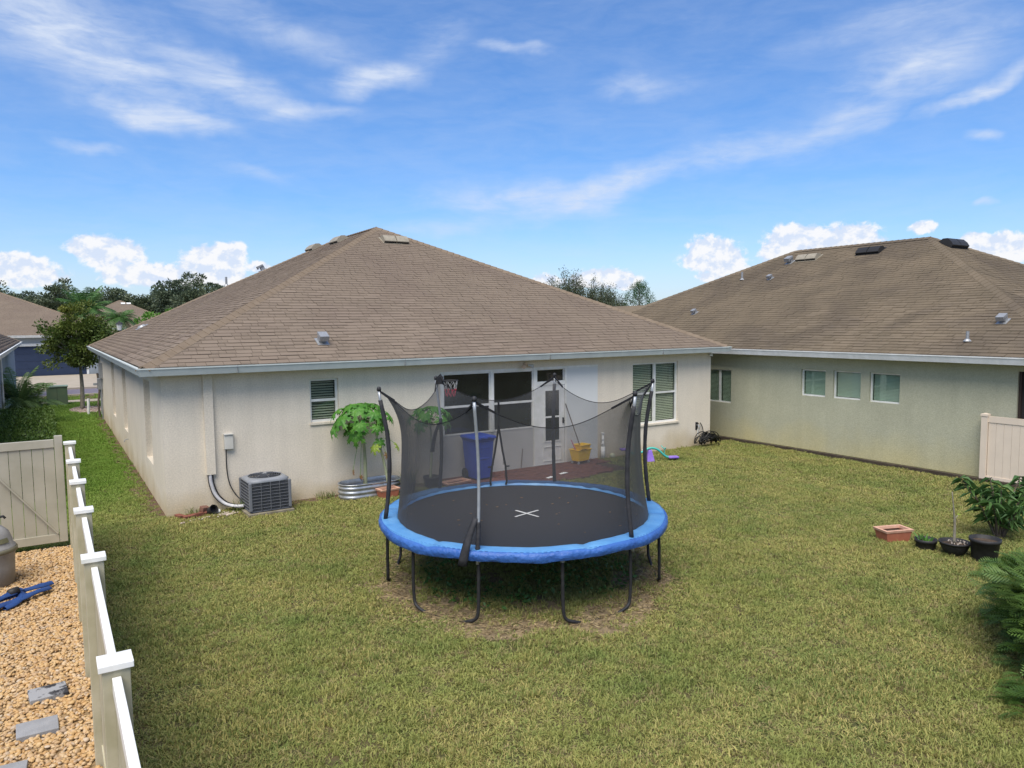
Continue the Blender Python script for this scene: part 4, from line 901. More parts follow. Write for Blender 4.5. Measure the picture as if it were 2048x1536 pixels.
# ------------------------------------------------------------------ trough planter, pots, papayas
tp = thing('trough_planter', 'oval corrugated galvanised steel trough against the house wall', 'planter', (3.78, -.36, 0), .0)
def oval(rx, ry, hw, z, n=40):
    P = []
    for i in range(n):
        t = 2*PI*i/n; c, s_ = math.cos(t), math.sin(t); P.append(((hw if c > 0 else -hw)+rx*c, ry*s_, z))
    return P
q = MB(); V = []; zs = []
for k in range(17):
    z = .0+.27*k/16; r = .30+.010*math.sin(z/.27*PI*2*3-1); zs.append((r, z))
prof = zs+[(.315, .285), (.315, .30), (.295, .30), (.285, .285), (.285, .20)]
n = 40
for (r, z) in prof: V += oval(r, r*1.0, .36, z, n)
F = [(k*n+i, k*n+(i+1) % n, (k+1)*n+(i+1) % n, (k+1)*n+i) for k in range(len(prof)-1) for i in range(n)]
q.add(V, F); q.build('steel_wall', M['steel'], tp, True)
q = MB(); q.add(oval(.29, .29, .36, .16, n), [tuple(range(n))]); q.build('soil', M['soil'], tp)
def rect_pot(name, lb, loc, rz, lx, ly, h, soil=True, cat='planter'):
    t_ = thing(name, lb, cat, loc, rz); q = MB(); a = .80
    V = [(sx_*lx/2*k, sy_*ly/2*k, z) for (k, z) in ((a, 0), (.95, h-.03), (.88, h-.03), (.84, h-.07)) for sx_, sy_ in ((-1, -1), (1, -1), (1, 1), (-1, 1))]
    F = [(0, 1, 5, 4), (1, 2, 6, 5), (2, 3, 7, 6), (3, 0, 4, 7), (0, 3, 2, 1), (8, 9, 13, 12), (9, 10, 14, 13), (10, 11, 15, 14), (11, 8, 12, 15)]
    q.add(V, F); q.build('body', M['terracotta'], t_, bevel=.004)
    q = MB(); V = [(sx_*(lx/2+dx), sy_*(ly/2+dx), z) for (dx, z) in ((0, h-.035), (0.008, h), (-.035, h), (-.04, h-.04)) for sx_, sy_ in ((-1, -1), (1, -1), (1, 1), (-1, 1))]
    q.add(V, [(4*k+i, 4*k+(i+1) % 4, 4*k+4+(i+1) % 4, 4*k+4+i) for k in range(3) for i in range(4)]); q.build('rim', M['terracotta_rim'], t_)
    q = MB(); q.quad(*[(sx_*lx/2*.84, sy_*ly/2*.84, h-.06) for sx_, sy_ in ((-1, -1), (1, -1), (1, 1), (-1, 1))]); q.build('soil', M['soil'], t_)
    return t_
rect_pot('planter_box', 'terracotta planter box holding the leaning papaya by the trough', (3.98, -.80, 0), .12, .42, .26, .19)
rect_pot('planter_tray', 'shallow terracotta tray on the patio behind the net', (5.62, -.62, 0), .15, .62, .30, .10)
rect_pot('planter_box', 'terracotta planter box alone on the open lawn at right', (9.47, -8.10, 0), -.35, .48, .30, .20)
def round_pot(name, lb, loc, rt, rb, h, extra=None, sy=1):
    t_ = thing(name, lb, 'pot', loc); q = MB(); q.lathe([(rb, 0), (rb*1.02, .01), (rt*.96, h-.05), (rt*1.04, h-.045), (rt*1.05, h), (rt*.97, h), (rt*.93, h-.07)], n=28, sy=sy) if not extra else q.lathe(extra, n=28)
    q.build('body', M['black'], t_, True); q = MB(); q.lathe([(0, h-.05), (rt*.93, h-.052)], n=24, cap=False); q.build('soil', M['soil'], t_); return t_
round_pot('plant_pot', 'black plastic pot with tall grassy weeds beside the trampoline', (4.42, -.80, 0), .17, .12, .28)
round_pot('plant_pot', 'black pot holding the slim papaya seen through the net', (5.08, -.55, 0), .17, .13, .26)
round_pot('plant_pot', 'small black pot with a seedling next to the terracotta box', (9.46, -8.62, 0), .15, .125, .16)
round_pot('plant_bowl', 'wide black bowl planter with a bare stick in it', (9.50, -9.02, 0), .20, .09, .21, [(.08, 0), (.12, .03), (.165, .09), (.195, .16), (.203, .185), (.212, .185), (.214, .21), (.20, .21), (.19, .15)])
round_pot('plant_pot', 'large black nursery pot of bare soil by the leafy shrub', (9.57, -9.40, 0), .195, .155, .34)
def pebbles(c, r, z, n, seed):
    q = MB(); rg = random.Random(seed)
    for i in range(n):
        a = rg.uniform(0, 2*PI); d = r*math.sqrt(rg.random()); s_ = rg.uniform(.012, .025); q.obox((c[0]+d*math.cos(a), c[1]+d*math.sin(a), z), Vector((s_, s_*.4, 0)), Vector((0, s_*.8, 0)), Vector((0, 0, .012)))
    return q
o = stuff(pebbles((9.55, -9.03), .13, .19, 26, 3).build('pale_stones', mat('pale_stone', (.5, .44, .38), (.3, .25, .2), 20, .8))); tag(o, 'pale stones round the foot of the bare stick in the bowl', 'stones')
# papaya leaf: seven-fingered, drooping
def papaya_leaf(seed, size=.30, dead=False):
    rg = random.Random(seed); V = [(0, 0, 0)]; F = []; MI = []
    lob = [-2.45, -1.65, -.85, 0, .85, 1.65, 2.45]
    for t in lob:
        L_ = size*(1.0-.13*abs(t))*rg.uniform(.9, 1.1); d = (math.cos(t), math.sin(t)); s_ = (-d[1], d[0])
        def P(a, b_, dz=0): 
            rr = a*L_; return (d[0]*rr+s_[0]*b_*L_, d[1]*rr+s_[1]*b_*L_, -.55*rr*rr/size-abs(b_)*.10*L_+dz)
        k = len(V); V += [P(.30, .13), P(.30, -.13), P(.32, 0, .008), P(.50, .24), P(.50, -.24), P(.56, .10), P(.56, -.10), P(.58, 0, .012), P(.80, .20), P(.80, -.20), P(.78, .06), P(.78, -.06), P(1.0, 0), P(.78, 0, .008)]
        F += [(0, k+1, k+2), (0, k+2, k), (k, k+2, k+7, k+5), (k+2, k+1, k+6, k+7), (k, k+5, k+3), (k+1, k+4, k+6), (k+5, k+7, k+13, k+10), (k+7, k+6, k+11, k+13), (k+5, k+10, k+8), (k+6, k+9, k+11), (k+10, k+13, k+12), (k+13, k+11, k+12)]
    MI = [0]*len(F); return V, F, MI
def papaya(name, lb, base, top, stemr, nleaf, spread, extra=(), lsize=.30, seed=0):
    t_ = thing(name, lb, 'papaya', base); B = Vector((0, 0, 0)); T = Vector(top)-Vector(base)
    md = (B+T)/2+Vector((.03, 0, 0)); q = MB(); path = smooth_path([B, md, T], 6); n_ = len(path); q.tube(path, [stemr*(1-.55*i/(n_-1)) for i in range(n_)], 10); q.build('stem', M['stem_green'], t_, True)
    rg = random.Random(seed); leafmeshes = {}
    def leaf(attach, tip, size, m_, droop):
        a = Vector(attach); e = Vector(tip); q = MB(); mid = (a+e)/2+Vector((0, 0, (e-a).length*.18)); q.m = 1; q.tube(smooth_path([a, mid, e], 3), .006, 4)
        V, F, MI = papaya_leaf(rg.randrange(3), size); d = (e-a); hz2 = Vector((d.x, d.y, 0)); hz2 = hz2.normalized() if hz2.length > 1e-3 else Vector((1, 0, 0)); 
        rot = Matrix.Rotation(math.atan2(hz2.y, hz2.x), 4, 'Z') @ Matrix.Rotation(droop, 4, 'Y') @ Matrix.Rotation(rg.uniform(-.25, .25), 4, 'X')
        q.m = 0; q.add([rot @ Vector(v)+e for v in V], F); o = q.build('leaf', [m_, M['petiole']], t_); return o
    for i in range(nleaf):
        f = (i+.5)/nleaf; a = i*2.39996+rg.uniform(-.2, .2); el_ = math.radians(80-108*f); ln = spread*(.72+.3*math.sin(f*2.2))
        tip = T+Vector((math.cos(a)*math.cos(el_)*ln, math.sin(a)*math.cos(el_)*ln*.72, math.sin(el_)*ln*.78+.04)); at_ = T-Vector((0, 0, .16*f))
        leaf(at_, tip, lsize*rg.uniform(.85, 1.1), M['papaya'], .25+.95*f)
    for (dx, dy, dz, sz, mm, dr_) in extra:
        at_ = T*.8+B*.2; leaf(at_, Vector((dx, dy, dz)), sz, M[mm], dr_)
    return t_
papaya('papaya_tree', 'tall leafy papaya with a dome of lobed leaves in the trough', (3.66, -.40, .16), (3.60, -.42, 1.50), .045, 21, .60, [(-.22, -.02, .98, .13, 'dead_leaf', 1.4), (-.26, 0, .36, .10, 'dead_leaf', 1.5), (-.12, -.05, .25, .10, 'dead_leaf', 1.5)], .31, 1)
papaya('papaya_tree', 'slender leaning papaya with yellowing leaves in the terracotta box', (4.02, -.80, .14), (3.74, -.72, 1.46), .034, 3, .26, [(-.32, -.05, .92, .19, 'papaya_yellow', 1.0), (-.06, -.04, .74, .14, 'dead_leaf', 1.35), (.18, -.03, .90, .17, 'papaya_yellow', 1.0), (-.20, -.05, 1.02, .17, 'papaya', 1.1)], .22, 2)
papaya('papaya_tree', 'slim papaya with umbrella crown seen through the left net', (5.08, -.50, .2), (5.10, -.50, 1.42), .03, 15, .46, (), .24, 5)

# generic leafy helpers
def leaves(P, D, size, aspect=.5, jitter=.35, fold=.12, rng=RNG, up=.0):
    """P: (n,3) positions, D: (n,3) outward dirs; a bent pointed leaf of two triangles pairs each"""
    n = len(P); D = D/np.maximum(np.linalg.norm(D, axis=1, keepdims=True), 1e-6)+rng.normal(0, jitter, (n, 3)); D[:, 2] += up; D /= np.linalg.norm(D, axis=1, keepdims=True)
    Rr = rng.normal(0, 1, (n, 3)); S = np.cross(D, Rr); S /= np.maximum(np.linalg.norm(S, axis=1, keepdims=True), 1e-6); Nn = np.cross(S, D)
    sz = (size*rng.uniform(.6, 1.25, n))[:, None]
    V = np.stack([P, P+D*sz*.5+S*sz*aspect*.5-Nn*sz*fold, P+D*sz, P+D*sz*.5-S*sz*aspect*.5-Nn*sz*fold], 1).reshape(-1, 3)
    F = np.arange(n*4).reshape(n, 4); F = np.concatenate([F[:, [0, 1, 2]], F[:, [0, 2, 3]]], 1).reshape(-1, 3)
    rnd = np.repeat(rng.random(n), 2)
    return V, F, rnd
def join(parts):
    V = []; F = []; R_ = []; o = 0
    for v, f, r in parts: V.append(v); F.append(f+o); R_.append(r); o += len(v)
    return np.concatenate(V), np.concatenate(F), np.concatenate(R_)
def clump_crown(c, rad, nclump, per, lsize, seed, csize=.28, shell=.55, aspect=.5, flat=1.0, drop=0):
    rg = np.random.default_rng(seed); out_ = []; c = np.array(c, float); rad = np.array(rad, float); centers = []
    for i in range(nclump):
        d = rg.normal(0, 1, 3); d /= np.linalg.norm(d); rr = shell+(1-shell)*rg.random()**.6
        bulge = 1+.22*math.sin(3*math.atan2(d[1], d[0])+seed)+.16*math.sin(5*d[2]*3+seed*2)
        centers.append((c+d*rad*rr*bulge, d))
    for (p, d) in centers:
        cs_ = csize*rad.mean()*rg.uniform(.6, 1.35); q_ = rg.normal(0, 1, (per, 3)); q_ /= np.linalg.norm(q_, axis=1, keepdims=True); q_ *= (rg.random((per, 1))**.45)
        P = p+q_*cs_*np.array([1, 1, .62*flat]); v, f, r = leaves(P, q_+d*.5+np.array([0, 0, -drop]), lsize, aspect, .4, rng=rg)
        out_.append((v, f, (r*.45+rg.random()*.55)))
    return join(out_), centers
def tree(name, lb, base, h, crown_c, rad, m_, nclump=60, per=40, lsize=.12, trunk_r=.1, seed=0, bark='bark', group=None, limbs=7, csize=.28, shell=.5, aspect=.5, cat='tree', extra=None, flat=1.0):
    t_ = thing(name, lb, cat, base, 0, group); (V, F, R_), cen = clump_crown(crown_c, rad, nclump, per, lsize, seed, csize, shell, aspect, flat)
    mk('crown', V, F, m_, t_, rnd=R_)
    q = MB(); top = Vector(crown_c)+Vector((0, 0, rad[2]*.2)); fork = Vector((crown_c[0]*.6, crown_c[1]*.6, max(crown_c[2]-rad[2]*.85, h*.25)))
    q.tube(smooth_path([Vector((0, 0, -.05)), fork*.5+Vector((trunk_r*.3, 0, 0)), fork, top], 4), [trunk_r*(1.15-.065*i) for i in range(13)], 8)
    rg = random.Random(seed)
    for i in range(limbs):
        p, d = cen[rg.randrange(len(cen))]; e = Vector(p); s0 = fork+(top-fork)*rg.uniform(0, .6); q.tube(smooth_path([s0, (s0+e)/2+Vector((0, 0, -.08*rad[2])), e], 3), [trunk_r*.42, trunk_r*.38, trunk_r*.34, trunk_r*.3, trunk_r*.24, trunk_r*.18, trunk_r*.1], 5)
    q.build('trunk', M[bark], t_, True)
    return t_, cen

# ------------------------------------------------------------------ plants near the houses
def weeds(name, lb, c, r, h, n, m_, seed, cat='weeds', kind='stuff', width=.006, lean=.4):
    rg = np.random.default_rng(seed); V = []; F = []; R_ = []
    for i in range(n):
        a = rg.uniform(0, 2*PI); d = r*math.sqrt(rg.random()); b_ = Vector((c[0]+d*math.cos(a), c[1]+d*math.sin(a), c[2])); hh = h*rg.uniform(.4, 1.1); l = Vector((rg.normal(0, lean), rg.normal(0, lean), 1)).normalized(); s_ = Vector((math.cos(a*3), math.sin(a*3), 0))*width
        k = len(V); m0 = b_+l*hh*.55; tp_ = b_+l*hh+Vector((l.x, l.y, -.3))*hh*.25; V += [tuple(b_-s_), tuple(b_+s_), tuple(m0+s_*.8), tuple(m0-s_*.8), tuple(tp_)]; F += [(k, k+1, k+2), (k, k+2, k+3), (k+3, k+2, k+4)]; rr = rg.random(); R_ += [rr]*3
    o = mk(name, np.array(V), np.array(F), m_, None, rnd=R_)
    if kind: o['kind'] = kind
    tag(o, lb, cat); return o
weeds('grass_plant', 'tuft of yellow-green grass in the black pot beside the trampoline', (4.42, -.80, .22), .13, .42, 110, M['weed'], 1, 'plant', None)
weeds('seedling', 'small green seedling in the little black pot on the lawn', (9.46, -8.62, .1), .08, .2, 26, M['papaya'], 2, 'plant', None, .012)
weeds('weeds', 'thin weeds sprouting between the corner bricks and the wall', (.42, -.1, 0), .14, .26, 30, M['weed'], 3)
weeds('weeds', 'weeds growing round the air conditioner pipes', (1.22, -.25, 0), .13, .28, 50, M['weed'], 4)
weeds('weeds', 'dry weeds along the wall just left of the steel trough', (2.95, -.15, 0), .22, .22, 60, M['weed'], 5)
weeds('weeds', 'green weeds at the foot of the slim papaya behind the net', (5.1, -.45, 0), .25, .3, 70, M['weed'], 6)
# bare stick plant
sk = thing('stick_plant', 'bare pale stick with side shoot growing in the black bowl', 'plant', (9.48, -9.02, .18))
q = MB(); q.tube(smooth_path([(0, 0, 0), (.0, .0, .30), (-.02, .01, .48), (-.07, .02, .78)], 4), [.022-.0013*i for i in range(13)], 8); q.tube([(-.01, 0, .36), (.05, -.01, .42)], .006, 5); q.build('stem', M['bark_pale'], sk, True)
q = MB(); q.add([(.05, -.01, .42), (.10, .02, .44), (.15, -.01, .42), (.10, -.04, .43)], [(0, 1, 2, 3)]); q.build('leaf', M['papaya_yellow'], sk)
# leafy shrub behind the big pot
lsb = thing('leafy_shrub', 'broad-leaved shrub with drooping pointed leaves behind the large black pot', 'shrub', (11.0, -8.95, 0))
rg = np.random.default_rng(5); parts = []; stems = MB()
for i in range(15):
    a = i*2.4; r = .12+.42*rg.random(); top = Vector((math.cos(a)*r*1.35, math.sin(a)*r, .55+.45*rg.random())); b_ = Vector((math.cos(a)*.05, math.sin(a)*.05, 0)); pth = smooth_path([b_, (b_+top)/2+Vector((0, 0, .1)), top], 5); stems.tube(pth, [.016-.001*k for k in range(len(pth))], 5)
    for k, p in enumerate(pth[3:]):
        for z in range(4):
            t = rg.uniform(0, 2*PI); d = np.array([math.cos(t), math.sin(t), -.05]); parts.append(leaves(np.array([p]), d[None, :], .21, .24, .15, .05, rng=rg))
v, f, r = join(parts); 
# bend the leaf tips down
vv = v.reshape(-1, 4, 3); vv[:, 2, 2] -= .07; vv[:, 1, 2] += .012; vv[:, 3, 2] += .012; mk('foliage', vv.reshape(-1, 3), f, M['broadleaf'], lsb, rnd=r); stems.build('stems', M['bark'], lsb)
# feathery shrub filling the right edge
def frond_mesh(n=12, L_=.42, wdt=.20, seed=0):
    rg = random.Random(seed); V = []; F = []
    for i in range(n):
        t = (i+.6)/n; x = L_*t; z = -.30*L_*t*t; lw_2 = wdt*math.sin(PI*(.12+.86*t))**.8*(1-.25*t)
        for sd in (-1, 1):
            ln = lw_2*rg.uniform(.85, 1.1); dx = ln*.65; k = len(V)
            # leaflet blade with small side barbs
            V += [(x, 0, z), (x+dx*.5+.010, sd*ln*.5, z-.012), (x+dx, sd*ln, z-.05*ln/.2), (x+dx*.5-.010, sd*ln*.5, z-.004)]
            F.append((k, k+1, k+2, k+3) if sd > 0 else (k, k+3, k+2, k+1))
            for bb in (.35, .6, .82):
                px_, py_, pz_ = x+dx*bb, sd*ln*bb, z-.05*ln/.2*bb; bl = ln*.26*(1.2-bb); k = len(V)
                V += [(px_, py_, pz_), (px_+bl, py_+sd*bl*.1, pz_-.01), (px_+bl*.4, py_+sd*bl*.35, pz_-.004), (px_-bl*.2, py_+sd*bl*.9, pz_-.012)]; F.append((k, k+1, k+2, k+3))
    return np.array(V, float), np.array(F)
fs = thing('feathery_shrub', 'dense feathery green shrub crowding the right edge of the lawn', 'shrub', (7.46, -11.60, 0))
rg = np.random.default_rng(11); fm = [frond_mesh(9, .25, .12, s) for s in range(4)]; Vs = []; Fs = []; Rs = []; off = 0
ax = np.array([.92, .39, 0]); pr = np.array([.39, -.92, 0])
for i in range(3000):
    d = rg.normal(0, 1, 3); d /= np.linalg.norm(d); d[2] = abs(d[2])*1.0-.15
    k = .55+.45*rg.random(); k *= 1+.14*math.sin(5*d[0]+7*d[2]); P = ax*(d[0]*2.1*k-.3)+pr*d[1]*.98*k+np.array([0, 0, .30+max(-.24, (abs(d[2])**.55*math.copysign(1, d[2]))*1.0*k)])
    o_ = ax*d[0]*.6+pr*d[1]*1.0; yaw = math.atan2(o_[1], o_[0])+rg.normal(0, .5); R4 = Matrix.Translation(Vector(P)) @ Matrix.Rotation(yaw, 4, 'Z') @ Matrix.Rotation(-(.15+.9*max(d[2], 0))+rg.normal(0, .25), 4, 'Y') @ Matrix.Rotation(rg.normal(0, .5), 4, 'X') @ Matrix.Scale(rg.uniform(.6, 1.0), 4)
    A4 = np.array(R4); v, f = fm[i % 4]; v2 = v @ A4[:3, :3].T+A4[:3, 3]; v2[:, 2] = np.maximum(v2[:, 2], .01); Vs.append(v2); Fs.append(f+off); off += len(v); Rs.append(np.full(len(f), rg.random())+rg.random(len(f))*.15)
mk('foliage', np.concatenate(Vs), np.concatenate(Fs), M['fern'], fs, rnd=np.concatenate(Rs) % 1)
q = MB()
for i in range(9):
    a = Vector(ax)*rg.uniform(-1, 1)+Vector(pr)*rg.uniform(-.4, .4); q.tube([a*.5, a*.8+Vector((0, 0, .5)), a+Vector((0, 0, .9))], [.03, .022, .01], 5)
q.build('stems', M['bark'], fs)

# ------------------------------------------------------------------ patio
patio = MB(); patio.box(5.5, 10.1, -1.75, -.012, -.03, .01); pat = struct(patio.build('patio', M['soil']))
me = None; cnt = 0; rg = random.Random(3)
for r in range(16):
    for c in range(22):
        x = 5.62+.205*c+(.1 if r % 2 else 0); y = -.065-.104*r
        lim = 1.72-.10*abs(c-12)*.55 if c < 19 else .5
        if -y > lim or x > 9.95: continue
        M4 = Matrix.Translation((x, y, .01+rg.uniform(-.003, .004))) @ Matrix.Rotation(rg.gauss(0, .02), 4, 'Z')
        if me is None: q = MB(); q.box(-.098, .098, -.048, .048, 0, .03); o = q.build('brick', M['paver'], pat); me = o.data; o.matrix_local = M4
        else: share('brick', me, pat, M4)
        cnt += 1
        if cnt >= 298: break
    if cnt >= 298: break
for i, (x, y, lb) in enumerate(((7.55, -1.35, 'white scrap of wrapping lying on the red patio left of the door'), (8.05, -1.15, 'torn white scrap lying on the red patio before the door'))):
    q = MB(); q.add([(x, y, .045), (x+.22, y+.02, .055), (x+.20, y+.10, .048), (x+.1, y+.06, .075), (x-.02, y+.08, .045)], [(0, 1, 3), (1, 2, 3), (0, 3, 4)]); o = q.build('paper_scrap', M['white']); tag(o, lb, 'litter')
# recycling bin
rb = thing('recycling_bin', 'blue wheeled recycling bin with closed lid by the house wall', 'bin', (6.30, -.42, 0.04), .06); rb.scale = (.84, .88, 1)
q = MB(); V = [(sx_*a, sy_*b_, z) for (a, b_, z) in ((.22, .24, .03), (.245, .27, .30), (.285, .31, .86), (.30, .33, .87), (.30, .33, .91), (.27, .30, .91)) for sx_, sy_ in ((-1, -1), (1, -1), (1, 1), (-1, 1))]
q.add(V, [(4*k+i, 4*k+(i+1) % 4, 4*k+4+(i+1) % 4, 4*k+4+i) for k in range(5) for i in range(4)]+[(3, 2, 1, 0)]); q.build('body', M['bin_blue'], rb, bevel=.02)
q = MB(); V = [(sx_*a, sy_*b_-.01, z) for (a, b_, z) in ((.33, .35, .912), (.34, .36, .93), (.32, .34, .975), (.22, .24, .99)) for sx_, sy_ in ((-1, -1), (1, -1), (1, 1), (-1, 1))]
q.add(V, [(4*k+i, 4*k+(i+1) % 4, 4*k+4+(i+1) % 4, 4*k+4+i) for k in range(3) for i in range(4)]+[(12, 13, 14, 15), (3, 2, 1, 0)]); q.box(-.15, -.05, -.38, -.30, .94, .97); q.box(.05, .15, -.38, -.30, .94, .97); q.build('lid', M['bin_blue'], rb, bevel=.012)
q = MB(); q.box(-.20, .20, -.305, -.27, .70, .80); q.box(-.14, .14, -.292, -.262, .46, .50); q.build('front_grip', M['bin_blue'], rb, bevel=.01)
for sx_ in (-1, 1): q = MB(); q.tube([(sx_*.25, .22, .11), (sx_*.30, .22, .11)], .12, 18); q.build('wheel', M['black'], rb)
q = MB(); q.tube([(-.25, .36, .93), (.25, .36, .93)], .018, 8); q.build('handle', M['bin_blue'], rb)
# mop bucket
mbk = thing('mop_bucket', 'yellow commercial mop bucket with wringer on castors by the door', 'mop bucket', (9.23, -.32, .04), .15); mbk.scale = (.9, .9, .9)
q = MB(); V = [(sx_*a, sy_*b_, z) for (a, b_, z) in ((.20, .13, .08), (.25, .175, .38), (.265, .19, .385), (.265, .19, .40), (.235, .16, .40), (.19, .12, .15)) for sx_, sy_ in ((-1, -1), (1, -1), (1, 1), (-1, 1))]
q.add(V, [(4*k+i, 4*k+(i+1) % 4, 4*k+4+(i+1) % 4, 4*k+4+i) for k in range(5) for i in range(4)]+[(3, 2, 1, 0), (20, 21, 22, 23)]); q.build('tub', M['yellow'], mbk, bevel=.012)
q = MB(); V = [(.07+sx_*a, sy_*b_, z) for (a, b_, z) in ((.13, .10, .20), (.17, .16, .50), (.185, .175, .505), (.185, .175, .52), (.15, .14, .52), (.11, .09, .25)) for sx_, sy_ in ((-1, -1), (1, -1), (1, 1), (-1, 1))]
q.add(V, [(4*k+i, 4*k+(i+1) % 4, 4*k+4+(i+1) % 4, 4*k+4+i) for k in range(5) for i in range(4)]+[(3, 2, 1, 0), (20, 21, 22, 23)]); q.build('wringer', M['yellow'], mbk, bevel=.01)
q = MB(); q.tube([(-.2, -.18, .39), (-.1, -.2, .41), (.05, -.2, .40)], .007, 5); q.build('wire_handle', M['black'], mbk)
for sx_ in (-.19, .19):
    for sy_ in (-.12, .12): q = MB(); q.tube([(sx_-.015, sy_, .035), (sx_+.015, sy_, .035)], .035, 12); q.box(sx_-.012, sx_+.012, sy_-.01, sy_+.01, .03, .09); q.build('castor', M['metal_grey'], mbk)
mp = thing('mop', 'mop handle leaning on the wall out of the yellow bucket', 'mop', (9.30, -.30, .3)); q = MB(); q.tube([(0, 0, 0), (-.30, .27, 1.20)], .012, 8); q.build('handle', M['bark'], mp); q = MB(); q.tube([(0, 0, .02), (.005, 0, -.08)], [.03, .06], 10); q.build('mop_head', M['white_cord'], mp)
q = MB(); q.tube([(9.10, -.36, .3), (9.04, -.20, .62)], .012, 8); tag(q.build('brush_handle', mat('pink_plastic', (.40, .12, .22), None, 5, .5)), 'short pink brush handle sticking out of the yellow bucket', 'brush')
q = MB(); q.tube([(7.66, -.07, .06), (7.74, -.02, .50)], .010, 6); tag(q.build('stick', M['bark']), 'thin brown stick leaning on the wall right of the recycling bin', 'stick')
# white clean-out pipe and ball
cp = thing('cleanout_pipe', 'white capped pipe standing at the wall right of the white panel', 'pipe', (10.12, -.10, 0)); q = MB(); q.tube([(0, 0, 0), (0, 0, .34)], .055, 12); q.tube([(0, 0, .34), (0, 0, .38), (0, 0, .66)], [.055, .03, .03], 12); q.build('pipe', M['white'], cp, True); q = MB(); q.tube([(0, 0, .50), (0, 0, .54)], .042, 10); q.tube([(-.02, -.02, .40), (-.06, -.03, .42)], .02, 8); q.tube([(0, 0, .66), (0, 0, .69)], .045, 10); q.build('pipe_cap', M['white'], cp)
q = MB(); q.lathe([(0, 0)]+[(.075*math.sin(t), .075-.075*math.cos(t)) for t in np.linspace(.2, PI-.05, 9)], (10.38, -.16, .0), 16); tag(q.build('ball', mat('pale_green_ball', (.45, .46, .32), (.36, .38, .28), 12, .7), smooth=True), 'small pale ball on the grass at the foot of the wall', 'ball')
# seesaw
ss = thing('seesaw', 'childs teal and purple seesaw on the grass under the right window', 'seesaw', (10.88, -1.0, 0), -.42)
q = MB(); q.tube(smooth_path([(-.62, 0, .30), (-.42, 0, .22), (-.2, 0, .25), (0, 0, .34), (.2, 0, .30), (.42, 0, .12), (.62, 0, .07)], 4), .028, 8); q.build('beam', M['teal'], ss, True)
for sx_ in (-1, 1):
    q = MB(); zz = .22 if sx_ < 0 else .12; x = sx_*.38; q.tube([(x, 0, zz), (x, 0, zz+.20)], .011, 6); q.tube([(x-.03, -.15, zz+.25), (x, -.10, zz+.20), (x, .10, zz+.20), (x-.03, .15, zz+.25)], .012, 6); q.build('handlebar', M['teal'], ss)
    q = MB(); x = sx_*.62; z = .31 if sx_ < 0 else .07; q.box(x-.14, x+.12, -.09, .09, z, z+.05); q.build('seat', M['purple'], ss, bevel=.02)
q = MB(); q.add([(-.10, -.13, 0), (.10, -.13, 0), (.10, .13, 0), (-.10, .13, 0), (-.04, -.05, .30), (.04, -.05, .30), (.04, .05, .30), (-.04, .05, .30)], [(0, 1, 5, 4), (1, 2, 6, 5), (2, 3, 7, 6), (3, 0, 4, 7), (4, 5, 6, 7)]); q.build('base', M['purple'], ss, bevel=.01)
q = MB(); q.box(.66, .72, -.04, .04, .0, .07); q.build('bumper', M['black'], ss)
# hose heap and hanger
hs_ = thing('garden_hose', 'black garden hose heaped on the grass at the house right corner', 'hose', (13.66, -.30, 0)); hs_.scale = (1.25, 1.1, 1.25); q = MB(); rg = random.Random(8)
for k in range(20):
    r = rg.uniform(.14, .27); c = Vector((rg.uniform(-.12, .14), rg.uniform(-.08, .08), rg.uniform(.05, .14))); tl = rg.uniform(.5, 1.45); ph = rg.uniform(0, 6)
    pts = []
    for i in range(17):
        t = ph+2*PI*i/16*rg.uniform(.98, 1.02); p = Vector((r*math.cos(t), r*.62*math.sin(t)*math.cos(tl), abs(r*math.sin(t)*math.sin(tl))*1.05)); p = p+c; p.z = max(p.z, .012); pts.append(p)
    q.tube(smooth_path(pts, 2), .011, 5)
q.tube(smooth_path([(-.15, -.1, .02), (-.25, -.22, .012), (-.18, -.32, .012), (-.28, -.42, .012), (-.22, -.5, .012)], 4), .010, 5); q.tube(smooth_path([(.1, 0, .02), (.3, -.05, .012), (.38, .02, .05), (.32, .1, .012)], 4), .010, 5)
q.tube(smooth_path([(0, .24, .52), (.04, .20, .4), (.02, .14, .25), (0, .05, .2)], 4), .011, 5); q.build('hose', M['hose'], hs_, True)
hg = thing('hose_tap', 'outdoor tap with black fitting on the wall above the hose heap', 'tap', (13.55, 0, .55)); q = MB(); q.box(-.045, .045, -.012, 0, -.10, .12); q.build('plate', M['black'], hg, bevel=.004); q = MB(); q.tube([(0, -.01, .04), (0, -.08, .04), (0, -.10, .0), (.01, -.10, -.08)], .017, 8); q.build('spout', M['steel'], hg); q = MB(); q.tube([(0, -.06, .045), (0, -.06, .09)], .008, 6); q.tube([(-.03, -.06, .09), (.03, -.06, .09)], .012, 6); q.build('handle', M['black'], hg)
q = MB(); q.tube([(13.57, -.03, .48), (13.57, -.03, .30)], .014, 6); tag(q.build('supply_pipe', M['white']), 'short white supply pipe under the outdoor tap', 'pipe')
q = MB(); q.add([(11.52, -.06, 0), (11.60, -.09, .01), (11.58, -.03, .10), (11.49, -.04, .13)], [(0, 1, 2, 3)]); o = q.build('paper_scrap', M['white']); tag(o, 'white scrap against the wall under the right window', 'litter')

